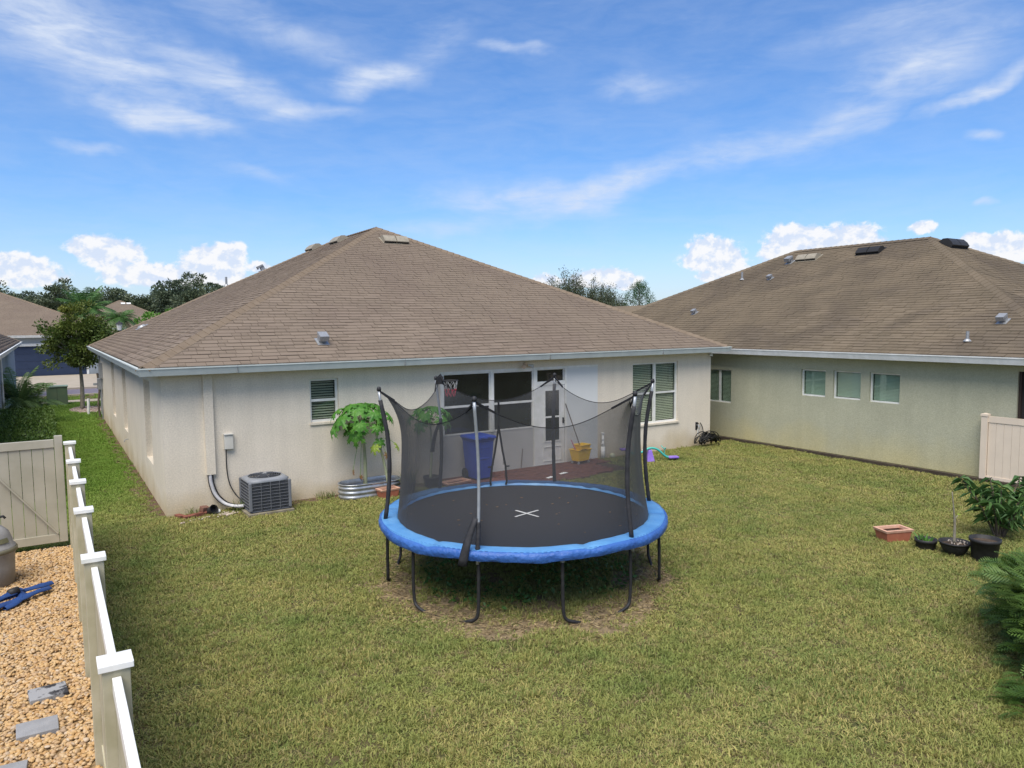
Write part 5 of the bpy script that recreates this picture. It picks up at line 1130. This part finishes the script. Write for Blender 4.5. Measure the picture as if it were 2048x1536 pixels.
# ------------------------------------------------------------------ side yard and street
# left neighbour: blue-grey wall, eave
ln_ = thing('house', 'blue-grey house at the left edge with white soffit', 'house'); q = MB(); LWF = frame((-3.12, 31.5, 0), (0, -1, 0), (1, 0, 0)); q.box(-17, -3.12, 2.6, 31.0, -.1, 2.62); q.build('wall', M['stucco_blue'], ln_)
hip_roof(ln_, -17.3, -2.85, 2.3, 31.3, 2.76, .5, ('right',), M['shingle'], 0, 40); eave_trim(ln_, -17.3, -2.85, 2.3, 31.3, 2.76, .3, .15, M['trim_white'], wall_in=.27)
q = MB(); q.tube([(-3.07, 16.5, 0), (-3.07, 16.5, 2.5)], .03, 6); q.box(-3.12, -2.98, 17.6, 17.9, .95, 1.35); q.box(-3.12, -3.02, 12.5, 12.9, .5, .9); q.build('wall_fittings', M['white'], ln_)
# house across the street
ah = thing('house', 'house across the street with wide dark blue garage door', 'house'); AY = 48; AF = frame((-9.5, AY, 0), (1, 0, 0), (0, -1, 0))
q = MB(); wall_mb(q, AF, 0, 12.4, -.1, 2.78, [(3.3, 10.2, .0, 2.14)], .15); q.box(-9.49, 2.89, AY+.16, 62, -.1, 2.78); q.build('wall', M['stucco_blue'], ah)
gd = MB(); gdo = None
for k in range(4):
    q = MB(); fbox(q, AF, 3.3, 10.2, .02+.53*k, .02+.53*k+.515, -.13, -.10); o = q.build('garage_door_panel', M['garage'], ah)
q = MB(); fbox(q, AF, 3.15, 10.35, 2.15, 2.34, 0, .04); fbox(q, AF, 3.15, 3.3, 0, 2.15, 0, .04); fbox(q, AF, 10.2, 10.35, 0, 2.15, 0, .04); q.build('garage_trim', M['trim_white'], ah)
hip_roof(ah, -14.5, 3.25, AY-.4, 68, 2.92, .42, ('rear', 'right'), M['shingle'], 0, 50, tabw=.5, expo=.2); eave_trim(ah, -14.5, 3.25, AY-.4, 68, 2.92, .3, .16, M['trim_white'], wall_in=.35)
def far_house(lb, xc, yc, half, dep, ze, m_=None, vents=True):
    t_ = thing('house', lb, 'house', (xc, yc, 0)); q = MB(); q.box(-half+.4, half-.4, .4, dep-.4, -.1, ze-.1); q.build('wall', M['stucco'], t_); rf, A, B = hip_roof(t_, -half, half, 0, dep, ze, .5, ('rear', 'left'), M['shingle'], 0, int(xc)+60, tabw=.8, expo=.3)
    eave_trim(t_, -half, half, 0, dep, ze, .3, .16, M['trim_white'], wall_in=.4)
    if vents:
        c5 = 1/math.sqrt(1.25)
        for dx in (.3, .95): q = MB(); p = Vector((dx, half*.86, ze+.43*half+.05)); q.obox(p, (.5, 0, 0), Vector((0, c5, .5*c5))*.35, Vector((0, -.5*c5, c5))*.12); q.build('skylight', M['white'], rf)
    return t_
far_house('tan roofed house far off beyond the palm trees', 6.7, 88, 7.2, 15, 3.3)
far_house('distant house roof peeping over the left slope of the cream house', 13.4, 62, 7.6, 16, 3.15)
# tree by the street
tg, cen = tree('street_tree', 'dark bushy tree with yellow tip between the two houses', (-.55, 21.6, 0), 4.4, (.02, 0, 2.95), (1.28, 1.15, 1.22), M['leaf_oak'], 150, 100, .13, .085, 3, 'bark_pale', csize=.27, shell=.30, aspect=.5)
(V, F, R_), _ = clump_crown((-.35, 0, 4.28), (.30, .3, .30), 9, 50, .10, 5, .4); mk('yellow_tip', V, F, M['leaf_yellow'], tg, rnd=R_)
(V, F, R_), _ = clump_crown((.75, 0, 3.6), (.45, .3, .25), 9, 50, .09, 6, .4); mk('top_growth', V, F, M['leaf_oak'], tg, rnd=R_)
q = MB(); rg = random.Random(12)
ringm = mat('pinkish_stone', (.42, .33, .28), (.30, .23, .2), 5, .9, rnd=.2)
bed = []
for i in range(20): t = 2*PI*i/20; bed.append((-.35+.72*math.cos(t), 21.2+1.35*math.sin(t)))
patch('stone_bed', bed, .006, mat('stone_bed_base', (.36, .28, .23), (.20, .15, .12), 9, .9, .5, 30, world=True))
for i in range(240):
    a = rg.uniform(0, 2*PI); d = math.sqrt(rg.random()); s_ = rg.uniform(.03, .07); q.obox((-.35+.70*d*math.cos(a), 21.2+1.3*d*math.sin(a), .02), Vector((s_, s_*.3, 0)), Vector((-.2*s_, s_*.8, .01)), Vector((0, 0, .05)))
o = stuff(q.build('bed_stones', ringm)); tag(o, 'pinkish stones in the bed round the street tree', 'stones')
q = MB(); q.tube([(-.42, 19.35, 0), (-.40, 19.35, .62)], .05, 8); tag(q.build('white_pipe', M['white']), 'short white pipe standing in the grass before the stone bed', 'pipe')
q = MB(); q.tube(smooth_path([(-.08, 18.1, 0), (-.12, 18.1, .5), (-.05, 18.1, 1.1), (-.1, 18.1, 1.7)], 3), .04, 6); tag(q.build('vine_trunk', M['bark']), 'gnarled brown stem rising by the front corner of the cream house', 'vine')
ub = thing('utility_box', 'green utility cabinet on the grass beside the hedge', 'utility box', (-1.42, 24.2, 0)); q = MB(); q.box(-.40, .40, -.3, .3, 0, .82); q.build('cabinet', M['green_box'], ub, bevel=.02); q = MB(); q.box(-.43, .43, -.33, .33, .82, .88); q.build('lid', mat('pale_green_lid', (.2, .27, .22), None, 4, .6), ub, bevel=.01); q = MB(); q.box(-.005, .005, -.306, -.30, .05, .8); q.build('door_seam', M['black'], ub)
# hedge
hd = thing('hedge', 'clipped dark green hedge behind the tan gate', 'hedge', (-2.42, 2.8, 0)); rg = np.random.default_rng(21); n = 15000; P = np.stack([rg.uniform(-.72, .72, n), rg.uniform(0, 12.2, n), rg.uniform(.02, .76, n)], 1)
face = rg.integers(0, 4, n); P[face == 0, 2] = .76+rg.normal(0, .025, (face == 0).sum()); P[face == 1, 0] = .72+rg.normal(0, .03, (face == 1).sum()); P[face == 2, 2] = .74+rg.normal(0, .03, (face == 2).sum()); P[face == 3, 1] = np.where(rg.random((face == 3).sum()) < .5, 0, 12.2)
D = np.zeros((n, 3)); D[:, 2] = .6; D[face == 1, 0] = 1; D[:, :2] += rg.normal(0, .4, (n, 2)); V, F, R_ = leaves(P, D, .075, .55, .5, rng=rg); mk('foliage', V, F, M['hedge'], hd, rnd=R_)
q = MB(); q.box(-.62, .62, .1, 12.1, 0, .66); q.build('branch_core', mat('hedge_core', (.012, .022, .006), (.02, .03, .01), 12, .9), hd)
# palms
def palm_frond(L_, droop, n=26, lw=.30, seed=0, sag=.4):
    rg = random.Random(seed); V = []; F = []; path = []
    for i in range(n+1):
        t = i/n; path.append(Vector((L_*t*(1-.18*t*droop), 0, L_*(.55*t-droop*t*t*.9))))
    for i in range(2, n):
        p = path[i]; d = (path[i+1]-path[i-1]).normalized(); t = i/n; ln = lw*math.sin(PI*(.08+.9*t))**.7
        for sd in (-1, 1):
            tip = p+d*ln*.45+Vector((0, sd*ln*.8, -ln*sag*rg.uniform(.6, 1.3))); md_ = (p+tip)/2+Vector((0, 0, ln*.10)); k = len(V); wv_ = d*.014*L_/1.2
            V += [tuple(p-wv_), tuple(p+wv_), tuple(md_+wv_), tuple(tip), tuple(md_-wv_)]; F += [(k, k+1, k+2), (k, k+2, k+4), (k+4, k+2, k+3)]
    return V, F, path
def palm(name, lb, base, h, nfr, L_, m_, lean=0, seed=0, lw=.3, trunk_r=.09, dr=(.35, 1.1), cat='palm', clump=0):
    t_ = thing(name, lb, cat, base); rg = random.Random(seed); q = MB()
    heads = [Vector((0, 0, h))] if not clump else [Vector((rg.uniform(-.35, .35), rg.uniform(-.5, .5), h*rg.uniform(.5, 1))) for _ in range(clump)]
    for hd_ in heads: q.tube([(hd_.x*.6, hd_.y*.6, -.05), hd_*.6+Vector((0, 0, 0)), hd_], [trunk_r*1.2, trunk_r, trunk_r*.8], 8)
    q.build('trunk', M['bark'], t_, True); meshes = []
    for k in range(4):
        V, F, path = palm_frond(L_, dr[0]+(dr[1]-dr[0])*k/3, seed=k, lw=lw); mbx = MB(); mbx.add(V, F); mbx.tube(path[::3], .009*L_, 4); me_ = bpy.data.meshes.new('frond'); me_.from_pydata(mbx.V, [], mbx.F); me_.materials.append(m_); meshes.append(me_)
    for i in range(nfr):
        f = i/nfr; hd_ = heads[i % len(heads)]; k = min(3, int(f*4)); M4 = Matrix.Translation(hd_) @ Matrix.Rotation(i*2.4+rg.uniform(-.2, .2), 4, 'Z') @ Matrix.Rotation(-(1.0-1.05*f)*.8, 4, 'Y') @ Matrix.Scale(rg.uniform(.8, 1.1), 4)
        share('frond', meshes[k], t_, M4)
    return t_
palm('palm_shrub', 'bushy low palm with arching fronds behind the hedge', (-2.45, 17.2, 0), .95, 46, 1.45, M['palm'], seed=1, lw=.34, clump=3, trunk_r=.05)
palm('palm_tree', 'tall feathery palm rising behind the dark bushy tree', (1.3, 62, 0), 4.6, 34, 2.9, M['palm_far'], seed=2, lw=.9, trunk_r=.16)
palm('palm_tree', 'drooping palm beside the street lamp beyond the roof', (3.7, 58, 0), 3.9, 30, 1.9, M['palm_far'], seed=3, lw=.7, trunk_r=.13, dr=(.7, 1.3))
# street lamp
lp = thing('street_lamp', 'black street lamp with frosted lantern above the house eave', 'street lamp', (2.1, 36.2, 0)); q = MB(); q.tube([(0, 0, 0), (0, 0, 3.2)], [.06, .045], 8); q.build('pole', M['black'], lp)
q = MB(); q.lathe([(.10, 3.25), (.16, 3.62)], n=6); q.build('lantern_glass', M['lens'], lp); q = MB(); q.lathe([(.21, 3.62), (.16, 3.70), (.05, 3.76), (.02, 3.84)], n=6); q.lathe([(.05, 3.15), (.11, 3.22), (.11, 3.26)], n=8); q.build('lantern_cap', M['black'], lp)
# blue tub planter across the street
bt = thing('blue_tub', 'large round blue tub planter on a white base across the street', 'planter', (1.25, 49.6, 0)); q = MB(); q.lathe([(.55, .0), (.62, .05), (.85, .75), (.9, .85), (.8, .85), (.75, .7)], n=20); q.build('tub', mat('deep_blue_glaze', (.02, .015, .16), None, 5, .35), bt, True); q = MB(); q.lathe([(1.3, -.02), (1.3, .10), (0, .11)], n=20); q.build('base', M['white'], bt)
weeds('tub_plant', 'pale grassy plant growing from the blue tub', (1.25, 49.6, .7), .5, 1.3, 90, M['weed'], 30, 'plant', None, .03)
q = MB(); q.tube([(-1.6, 52.5, 0), (-1.6, 52.5, 1.2)], .05, 6)
# lawn strips across the street hedges
t_, _ = tree('shrub', 'bright lime green rounded shrub beyond the street lamp', (8.3, 68, 0), 4.3, (0, 0, 3.7), (2.0, 1.6, 1.35), M['leaf_lime'], 34, 60, .28, .09, 31, cat='shrub'); 
t_, _ = tree('shrub', 'yellow-green upright shrub right of the lime shrub', (11.2, 74, 0), 5, (0, 0, 4.6), (1.8, 1.4, 1.5), M['leaf_wisp'], 30, 60, .28, .1, 32, cat='shrub')
# far woodland, tree by tree (azimuth at 105-150 m)
names_ = ['pale grey-green', 'dark', 'mid green', 'olive', 'dense dark', 'ragged']
spots = [(-14, 118, 8.8), (-10, 128, 8.2), (-6.5, 116, 9.2), (-3, 124, 8.1), (.5, 118, 9.2), (4, 126, 8.6), (7, 119, 8.8), (10, 130, 9.0), (13, 122, 8.4), (16, 112, 10.8), (19, 116, 11.4), (22.5, 114, 10.4), (26, 120, 10.9), (29.5, 117, 10.2), (33, 122, 9.8), (37, 118, 9.4), (-20, 120, 8.6), (-26, 126, 9), (42, 124, 9), (48, 128, 9), (16.5, 95, 8.4)]
lbls = ['olive tree at the far left end of the woodland skyline', 'dark tree second from the left on the woodland skyline', 'tall pale crowned tree above the left house roof ridge', 'low dark tree in the woodland above the left roof slope', 'round olive tree in the woodland left of the palm', 'mid green tree in the woodland directly behind the palm', 'dark tree in the woodland just right of the palm top', 'grey-green tree in the woodland left of the tan far roof', 'low tree in the woodland behind the tan far roof', 'tall ragged tree rising left of the tan roof peak', 'tallest dense tree above the tan far roof', 'dark tree right of the tallest one on the skyline', 'round topped dark tree above the lime shrub', 'dark tree right of the round topped one', 'small tree where the woodland meets the cream roof slope', 'tree half hidden by the left slope of the cream roof', 'woodland tree out beyond the left house', 'woodland tree furthest out behind the left house', 'woodland tree hidden mostly by the cream house roof', 'woodland tree behind the roof of the cream house', 'low bushy tree between lime shrub and the woodland']
for i, ((x, y, h), lb) in enumerate(zip(spots, lbls)):
    rg = random.Random(i+50); tall = h > 9.5; h = h*(.93 if tall else 1)
    tree('woodland_tree', lb, (x, y, 0), h*1.1, (0, 0, h*.68), (3.0+rg.random()*.8, 2.4, h*.38), M['leaf_far2'] if i % 2 else M['leaf_far'], 80, 90, .42, .2, i+100, group='trees of the far woodland', limbs=6, csize=.30, shell=.25)
# woodland undergrowth reading as one mass
rg = np.random.default_rng(77); n = 26000; P = np.stack([rg.uniform(-45, 70, n), rg.uniform(124, 136, n), rg.random(n)**.8*8.2], 1); P[:, 2] *= (1+.22*np.sin(P[:, 0]*.5)+.15*np.sin(P[:, 0]*1.3)); V, F, R_ = leaves(P, rg.normal(0, 1, (n, 3)), .75, .6, .3, rng=rg)
o = stuff(mk('far_woodland', V, F, M['leaf_far2'], rnd=R_)); tag(o, 'dense dark undergrowth of the far woodland', 'woodland')
# trees between the two roofs
def wispy(lb, base, h, w_, seed, m_):
    t_ = thing('wispy_tree', lb, 'tree', base, 0, 'wispy trees between the two roofs'); rg = np.random.default_rng(seed); q = MB(); parts = []
    for i in range(46):
        a = rg.uniform(0, 2*PI); r = w_*math.sqrt(rg.random()); z0 = h*.30; top = Vector((math.cos(a)*r, math.sin(a)*r*.6, h*(1-.38*(r/w_)**1.5)*rg.uniform(.82, 1.04))); pth = smooth_path([(0, 0, z0*rg.uniform(.4, 1)), Vector((top.x*.6, top.y*.6, (z0+top.z)*.5)), top], 5)
        q.tube(pth, [.06*(1-k/(len(pth)))+.008 for k in range(len(pth))], 5)
        for p in pth[2:]:
            m0 = 44; Q = np.array(p)+rg.normal(0, 1, (m0, 3))*np.array([.24, .24, .30]); parts.append(leaves(Q, np.tile([0, 0, 1.0], (m0, 1)), .16, .45, .6, rng=rg))
    q.tube([(0, 0, 0), (0, 0, h*.4)], [.16, .10], 8); q.build('trunk', M['bark'], t_); V, F, R_ = join(parts); mk('crown', V, F, m_, t_, rnd=R_); return t_
WS = 1
wispy('low wispy tree first on the left between the two roofs', (40.6, 45, 0), 8.0, 1.7, 1, M['leaf_wisp']); wispy('tallest wispy tree in the gap between the two roofs', (43.1, 45.5, 0), 8.85, 2.3, 2, M['leaf_wisp'])
wispy('wispy tree right of the tallest one between the roofs', (46.3, 45, 0), 7.9, 2.3, 3, M['leaf_wisp']); wispy('short wispy tree beside the pine between the roofs', (48.9, 46, 0), 7.3, 2.0, 4, M['leaf_wisp'])
pt = thing('pine_tree', 'small bright green pine at the right end of the gap between roofs', 'tree', (52.3, 45.5, 0)); rg = np.random.default_rng(9); parts = []; q = MB(); q.tube([(0, 0, 0), (0, 0, 7.2)], [.16, .03], 7)
for i in range(90):
    z = 3.0+4.2*(i/90); r = ((7.7-z)*.52+.12)*(.55+.75*abs(math.sin(i*1.7))); a = i*2.4; e = np.array([math.cos(a)*r, math.sin(a)*r, z+.25]); q.tube([(0, 0, z-.1), tuple(e)], .02, 4); m0 = 60; Q = e+rg.normal(0, 1, (m0, 3))*np.array([.15, .15, .22]); parts.append(leaves(Q, np.tile([0, 0, 1.0], (m0, 1)), .20, .22, .5, rng=rg))
q.build('trunk', M['bark'], pt); V, F, R_ = join(parts); mk('crown', V, F, M['leaf_pine'], pt, rnd=R_)

# ------------------------------------------------------------------ grass and gravel (scattered)
def scatter(name, P, rot, scl, sources, material=None):
    me = bpy.data.meshes.new(name); me.vertices.add(len(P)); me.vertices.foreach_set('co', P.astype(np.float32).ravel()); me.update()
    a = me.attributes.new('rot', 'FLOAT_VECTOR', 'POINT'); a.data.foreach_set('vector', rot.astype(np.float32).ravel()); a = me.attributes.new('scl', 'FLOAT_VECTOR', 'POINT'); a.data.foreach_set('vector', scl.astype(np.float32).ravel())
    o = bpy.data.objects.new(name, me); COL.objects.link(o)
    c = bpy.data.collections.new(name+'_kinds')
    for s_ in sources: c.objects.link(s_)
    ng = bpy.data.node_groups.new(name, 'GeometryNodeTree'); ng.interface.new_socket('Geometry', in_out='INPUT', socket_type='NodeSocketGeometry'); ng.interface.new_socket('Geometry', in_out='OUTPUT', socket_type='NodeSocketGeometry')
    n_ = ng.nodes; gi = n_.new('NodeGroupInput'); go = n_.new('NodeGroupOutput'); ip = n_.new('GeometryNodeInstanceOnPoints'); ci = n_.new('GeometryNodeCollectionInfo'); ci.inputs[0].default_value = c; ci.inputs[1].default_value = True; ci.inputs[2].default_value = True
    ip.inputs['Pick Instance'].default_value = True
    r1 = n_.new('GeometryNodeInputNamedAttribute'); r1.data_type = 'FLOAT_VECTOR'; r1.inputs[0].default_value = 'rot'; s1 = n_.new('GeometryNodeInputNamedAttribute'); s1.data_type = 'FLOAT_VECTOR'; s1.inputs[0].default_value = 'scl'
    e2 = n_.new('FunctionNodeEulerToRotation'); l_ = ng.links
    l_.new(gi.outputs[0], ip.inputs['Points']); l_.new(ci.outputs[0], ip.inputs['Instance']); l_.new(r1.outputs[0], e2.inputs[0]); l_.new(e2.outputs[0], ip.inputs['Rotation']); l_.new(s1.outputs[0], ip.inputs['Scale']); l_.new(ip.outputs[0], go.inputs[0])
    md = o.modifiers.new('scatter', 'NODES'); md.node_group = ng; stuff(o); return o
# lawn material: greens and straw vary over the ground in patches
gmat = bpy.data.materials.new('grass_blade'); gmat.use_nodes = True; nt3 = gmat.node_tree; N3 = nt3.nodes; L3 = nt3.links; b3 = N3['Principled BSDF']; b3.inputs['Roughness'].default_value = .65; b3.inputs['Specular IOR Level'].default_value = .2
gp = N3.new('ShaderNodeNewGeometry')
def n3(scale, det=4, rough=.6):
    n = N3.new('ShaderNodeTexNoise'); n.inputs['Scale'].default_value = scale; n.inputs['Detail'].default_value = det; n.inputs['Roughness'].default_value = rough; L3.new(gp.outputs['Position'], n.inputs[0]); return n.outputs[0]
def m3(f, a, b_):
    n = N3.new('ShaderNodeMix'); n.data_type = 'RGBA'; L3.new(f, n.inputs[0])
    for i, v in ((6, a), (7, b_)):
        if isinstance(v, tuple): n.inputs[i].default_value = (*v, 1)
        else: L3.new(v, n.inputs[i])
    return n.outputs[2]
def r3(v, a, b_, c=0, d=1):
    n = N3.new('ShaderNodeMapRange'); L3.new(v, n.inputs[0])
    for i, x in enumerate((a, b_, c, d)): n.inputs[i+1].default_value = x
    return n.outputs[0]
at3 = N3.new('ShaderNodeAttribute'); at3.attribute_name = 'rnd'; oi3 = N3.new('ShaderNodeObjectInfo')
rr3 = wm('FRACT', wm('ADD', at3.outputs['Fac'], oi3.outputs['Random'], nt=nt3), nt=nt3)
GREEN, GREEN2, STRAW, DRY = (.190, .245, .068), (.275, .300, .085), (.455, .390, .145), (.32, .25, .13)
ca = m3(r3(wm('ADD', wm('MULTIPLY', n3(.45), .5, nt=nt3), wm('MULTIPLY', n3(2.2), .5, nt=nt3), nt=nt3), .40, .60), GREEN, GREEN2); cb = m3(wm('MULTIPLY', r3(n3(.8, 6, .7), .36, .60), r3(rr3, .2, .8), nt=nt3), ca, STRAW); cc3 = m3(wm('MULTIPLY', r3(n3(4.5, 4), .5, .66), r3(rr3, .35, .75), nt=nt3), cb, DRY)
# the strip between the houses turns a fuller green towards its far end
spx = N3.new('ShaderNodeSeparateXYZ'); L3.new(gp.outputs['Position'], spx.inputs[0]); lush = r3(wm('SUBTRACT', wm('MULTIPLY', spx.outputs[1], .6, nt=nt3), spx.outputs[0], nt=nt3), .3, 3.2)
cd3 = m3(wm('MULTIPLY', lush, .8, nt=nt3), cc3, (.155, .295, .038)); L3.new(cd3, b3.inputs['Base Color'])
tr3 = N3.new('ShaderNodeBsdfTranslucent'); L3.new(cd3, tr3.inputs[0]); ms3 = N3.new('ShaderNodeMixShader'); ms3.inputs[0].default_value = .25; L3.new(b3.outputs[0], ms3.inputs[1]); L3.new(tr3.outputs[0], ms3.inputs[2]); L3.new(ms3.outputs[0], N3['Material Output'].inputs[0])
def tuft(seed, nb=20, rad=.055, h=.044, wd=.0042):
    rg = np.random.default_rng(seed); V = []; F = []; R_ = []
    for i in range(nb):
        a = rg.uniform(0, 2*PI); d = rad*math.sqrt(rg.random()); b_ = np.array([d*math.cos(a), d*math.sin(a), -.004]); hh = h*rg.uniform(.45, 1.25); ln = np.array([rg.normal(0, .55), rg.normal(0, .55), 1.0]); ln /= np.linalg.norm(ln); t = rg.uniform(0, PI); s_ = np.array([math.cos(t), math.sin(t), 0])*wd*rg.uniform(.7, 1.3)
        md_ = b_+ln*hh*.6; tp_ = b_+ln*hh+np.array([ln[0], ln[1], -.35])*hh*.5; k = len(V); V += [b_-s_, b_+s_, md_+s_*.85, md_-s_*.85, tp_]; F += [(k, k+1, k+2), (k, k+2, k+3), (k+3, k+2, k+4)]; R_ += [rg.random()]*3
    return mk('tuft', np.array(V), np.array(F), gmat, None, rnd=R_, link=False)
def in_poly_ring(x, y):
    d = np.hypot(x-TC[0], y-TC[1]); return d
def lawn_points(n, x0, x1, y0, y1, seed):
    rg = np.random.default_rng(seed); P = np.stack([rg.uniform(x0, x1, n), rg.uniform(y0, y1, n), np.zeros(n)], 1); x, y = P[:, 0], P[:, 1]; keep = np.ones(n, bool)
    keep &= ~((x > -.04) & (x < W+.02) & (y > -.05) & (y < LN+.1)); keep &= ~((x > 14.98)); keep &= ~((x < -1.44) & (y < -1.0)); keep &= ~(x < -3.1)
    keep &= ~((x > 5.6) & (x < 9.9) & (y > -1.62+.06*np.abs((x-8))) & (y < 0)); keep &= ~((np.hypot((x+.35)/.72, (y-21.2)/1.35) < 1)); keep &= ~((y > 24.9) & (y < 26)); keep &= ~((y > 28.6) & (y < 33.6)); keep &= ~((x < 1.35) & (y > 33.6) & (y < 48))
    keep &= ~((x > 1.2) & (x < 2.12) & (y > -.88) & (y < 0)); keep &= ~((x > 3.05) & (x < 4.5) & (y > -.72)&(y<0))
    u = rg.random(n); d = in_poly_ring(x, y); wob_ = .16*np.sin(3*np.arctan2(y-TC[1], x-TC[0])+1)+.14*np.sin(6.3*x+1.7*y)+.1*np.sin(4.1*y-2*x)
    ringp = np.exp(-((d-(1.80+wob_))/.32)**2)*np.where(y < -5.2, .88, .45); inner = (d < 1.5)&(np.sin(x*4+1)+np.sin(y*5) > .9); keep &= ~(u < ringp); keep &= ~(inner & (rg.random(n) < .6))
    wl = (np.abs(x+.0) < .30+.08*np.sin(y*3)) & (y > 0) & (rg.random(n) < .72); keep &= ~wl
    wl = (y > -.36+.12*np.sin(x*2.3)) & (x > 1.6) & (x < 5.5) & (rg.random(n) < .75); keep &= ~wl
    wl = (y > -.75) & (y < -.25) & (x > .05) & (x < 1.2) & (rg.random(n) < .6); keep &= ~wl
    wl = (y > -.16) & (x > 10) & (x < 14) & (rg.random(n) < .8); keep &= ~wl
    return P[keep]
srcs = [tuft(i) for i in range(8)]+[tuft(20, 9, .05, .032, .010), tuft(21, 26, .035, .062, .0036)]
pts = [(lawn_points(78000, -1.5, 12, -13.2, -3.2, 1), 1.0), (lawn_points(26000, -1.5, 15, -3.2, .1, 2), 1.12), (lawn_points(9000, 11, 15, -10, -3.2, 3), 1.15), (lawn_points(14000, -3.1, .1, -.95, 10, 4), 1.1), (lawn_points(13000, -3.1, 1.5, 10, 25, 5), 1.5), (lawn_points(5000, -4, 14, 26, 48, 6), 2.6)]
P = np.concatenate([p for p, _ in pts]); base = np.concatenate([np.full(len(p), k) for p, k in pts]); n = len(P); rg = np.random.default_rng(3)
# clumpiness: the turf is uneven, with thicker and lower patches
hgt = 1+.30*np.sin(P[:, 0]*2.1+np.sin(P[:, 1]*1.7)*1.5)*np.sin(P[:, 1]*2.6+1)+.22*np.sin(P[:, 0]*6.3+P[:, 1]*2.2)*np.sin(P[:, 1]*7.1-P[:, 0]*3)
hgt *= np.where(np.hypot(P[:, 0]-TC[0], P[:, 1]-TC[1]) < 1.75, 1.15, 1)
rot = np.stack([rg.normal(0, .12, n), rg.normal(0, .12, n), rg.uniform(0, 2*PI, n)], 1); s1 = base*rg.uniform(.8, 1.25, n); scl = np.stack([s1, s1, s1*hgt*rg.uniform(.75, 1.3, n)], 1)
scatter('grass', P, rot, scl, srcs)
# leafy ground cover in the shade of the trampoline
rg = np.random.default_rng(14); n = 1500; a = rg.uniform(0, 2*PI, n); r = 1.5*np.sqrt(rg.random(n)); P = np.stack([TC[0]+r*np.cos(a)+.05, TC[1]+r*np.sin(a), rg.uniform(.01, .09, n)], 1); k = (np.sin(P[:, 0]*3+.5)+np.sin(P[:, 1]*3.5) > -.7); P = P[k]
D = rg.normal(0, 1, (len(P), 3)); D[:, 2] = .35; V, F, R_ = leaves(P, D, .07, .6, .3, rng=rg); o = stuff(mk('ground_cover', V, F, leafmat('shade_weed', (.05, .13, .03), (.09, .17, .04), .3, .25, 4), rnd=R_)); tag(o, 'leafy green weeds growing in the shade under the trampoline', 'ground cover')
# straw thatch on the worn ring
rg = np.random.default_rng(15); n = 7000; a = rg.uniform(0, 2*PI, n); r = 1.85+rg.normal(0, .22, n); P = np.stack([TC[0]+r*np.cos(a), TC[1]+r*np.sin(a), rg.uniform(.008, .025, n)], 1); D = rg.normal(0, 1, (n, 3)); D[:, 2] *= .12; V, F, R_ = leaves(P, D, .075, .09, .1, rng=rg)
o = stuff(mk('dry_thatch', V, F, mat('straw_thatch', (.42, .32, .18), (.25, .18, .10), 9, .9, rnd=.3, world=True), rnd=R_)); tag(o, 'dry straw thatch worn round the trampoline legs', 'thatch')
# pebbles
pm = mat('river_pebble', (.40, .23, .09), (.50, .33, .16), 14, .6, .2, 60, spec=.35)
nt4 = pm.node_tree; N4 = nt4.nodes; b4 = N4['Principled BSDF']; oi = N4.new('ShaderNodeObjectInfo'); cr = N4.new('ShaderNodeValToRGB'); nt4.links.new(oi.outputs['Random'], cr.inputs[0])
els = [(0, (.34, .20, .085)), (.2, (.46, .29, .12)), (.42, (.50, .36, .19)), (.6, (.36, .24, .14)), (.75, (.54, .42, .27)), (.88, (.18, .115, .07)), (1, (.48, .42, .34))]
while len(cr.color_ramp.elements) < len(els): cr.color_ramp.elements.new(.5)
for e_, (p_, c_) in zip(cr.color_ramp.elements, els): e_.position = p_; e_.color = (*c_, 1)
src = b4.inputs['Base Color'].links[0].from_socket; mx = N4.new('ShaderNodeMix'); mx.data_type = 'RGBA'; mx.inputs[0].default_value = .72; nt4.links.new(src, mx.inputs[6]); nt4.links.new(cr.outputs[0], mx.inputs[7]); nt4.links.new(mx.outputs[2], b4.inputs['Base Color'])
def pebble(seed):
    import bmesh
    rg = random.Random(seed); bm = bmesh.new(); bmesh.ops.create_icosphere(bm, subdivisions=2, radius=1)
    off = [Vector((rg.uniform(-1, 1), rg.uniform(-1, 1), rg.uniform(-1, 1))) for _ in range(4)]
    for v in bm.verts:
        k = 1+sum(.10*math.sin(3*v.co.dot(o_)+i) for i, o_ in enumerate(off)); v.co = Vector((v.co.x*k*.021, v.co.y*k*.016*rg.uniform(.97, 1.03), v.co.z*k*.010))
    me_ = bpy.data.meshes.new('pebble'); bm.to_mesh(me_); bm.free(); me_.materials.append(pm); me_.polygons.foreach_set('use_smooth', np.ones(len(me_.polygons), bool)); return bpy.data.objects.new('pebble', me_)
rg = np.random.default_rng(30); n = 26000; P = np.stack([rg.uniform(-3.4, -1.50, n), rg.uniform(-9.5, -1.05, n), rg.uniform(.006, .030, n)], 1)
rot = np.stack([rg.normal(0, .35, n), rg.normal(0, .35, n), rg.uniform(0, 2*PI, n)], 1); s1 = rg.uniform(.6, 1.35, n); scl = np.stack([s1, s1*rg.uniform(.8, 1.15, n), s1*rg.uniform(.8, 1.3, n)], 1); g_ = scatter('gravel', P, rot, scl, [pebble(i) for i in range(7)]); tag(g_, 'tan river pebbles covering the strip left of the fence', 'gravel')
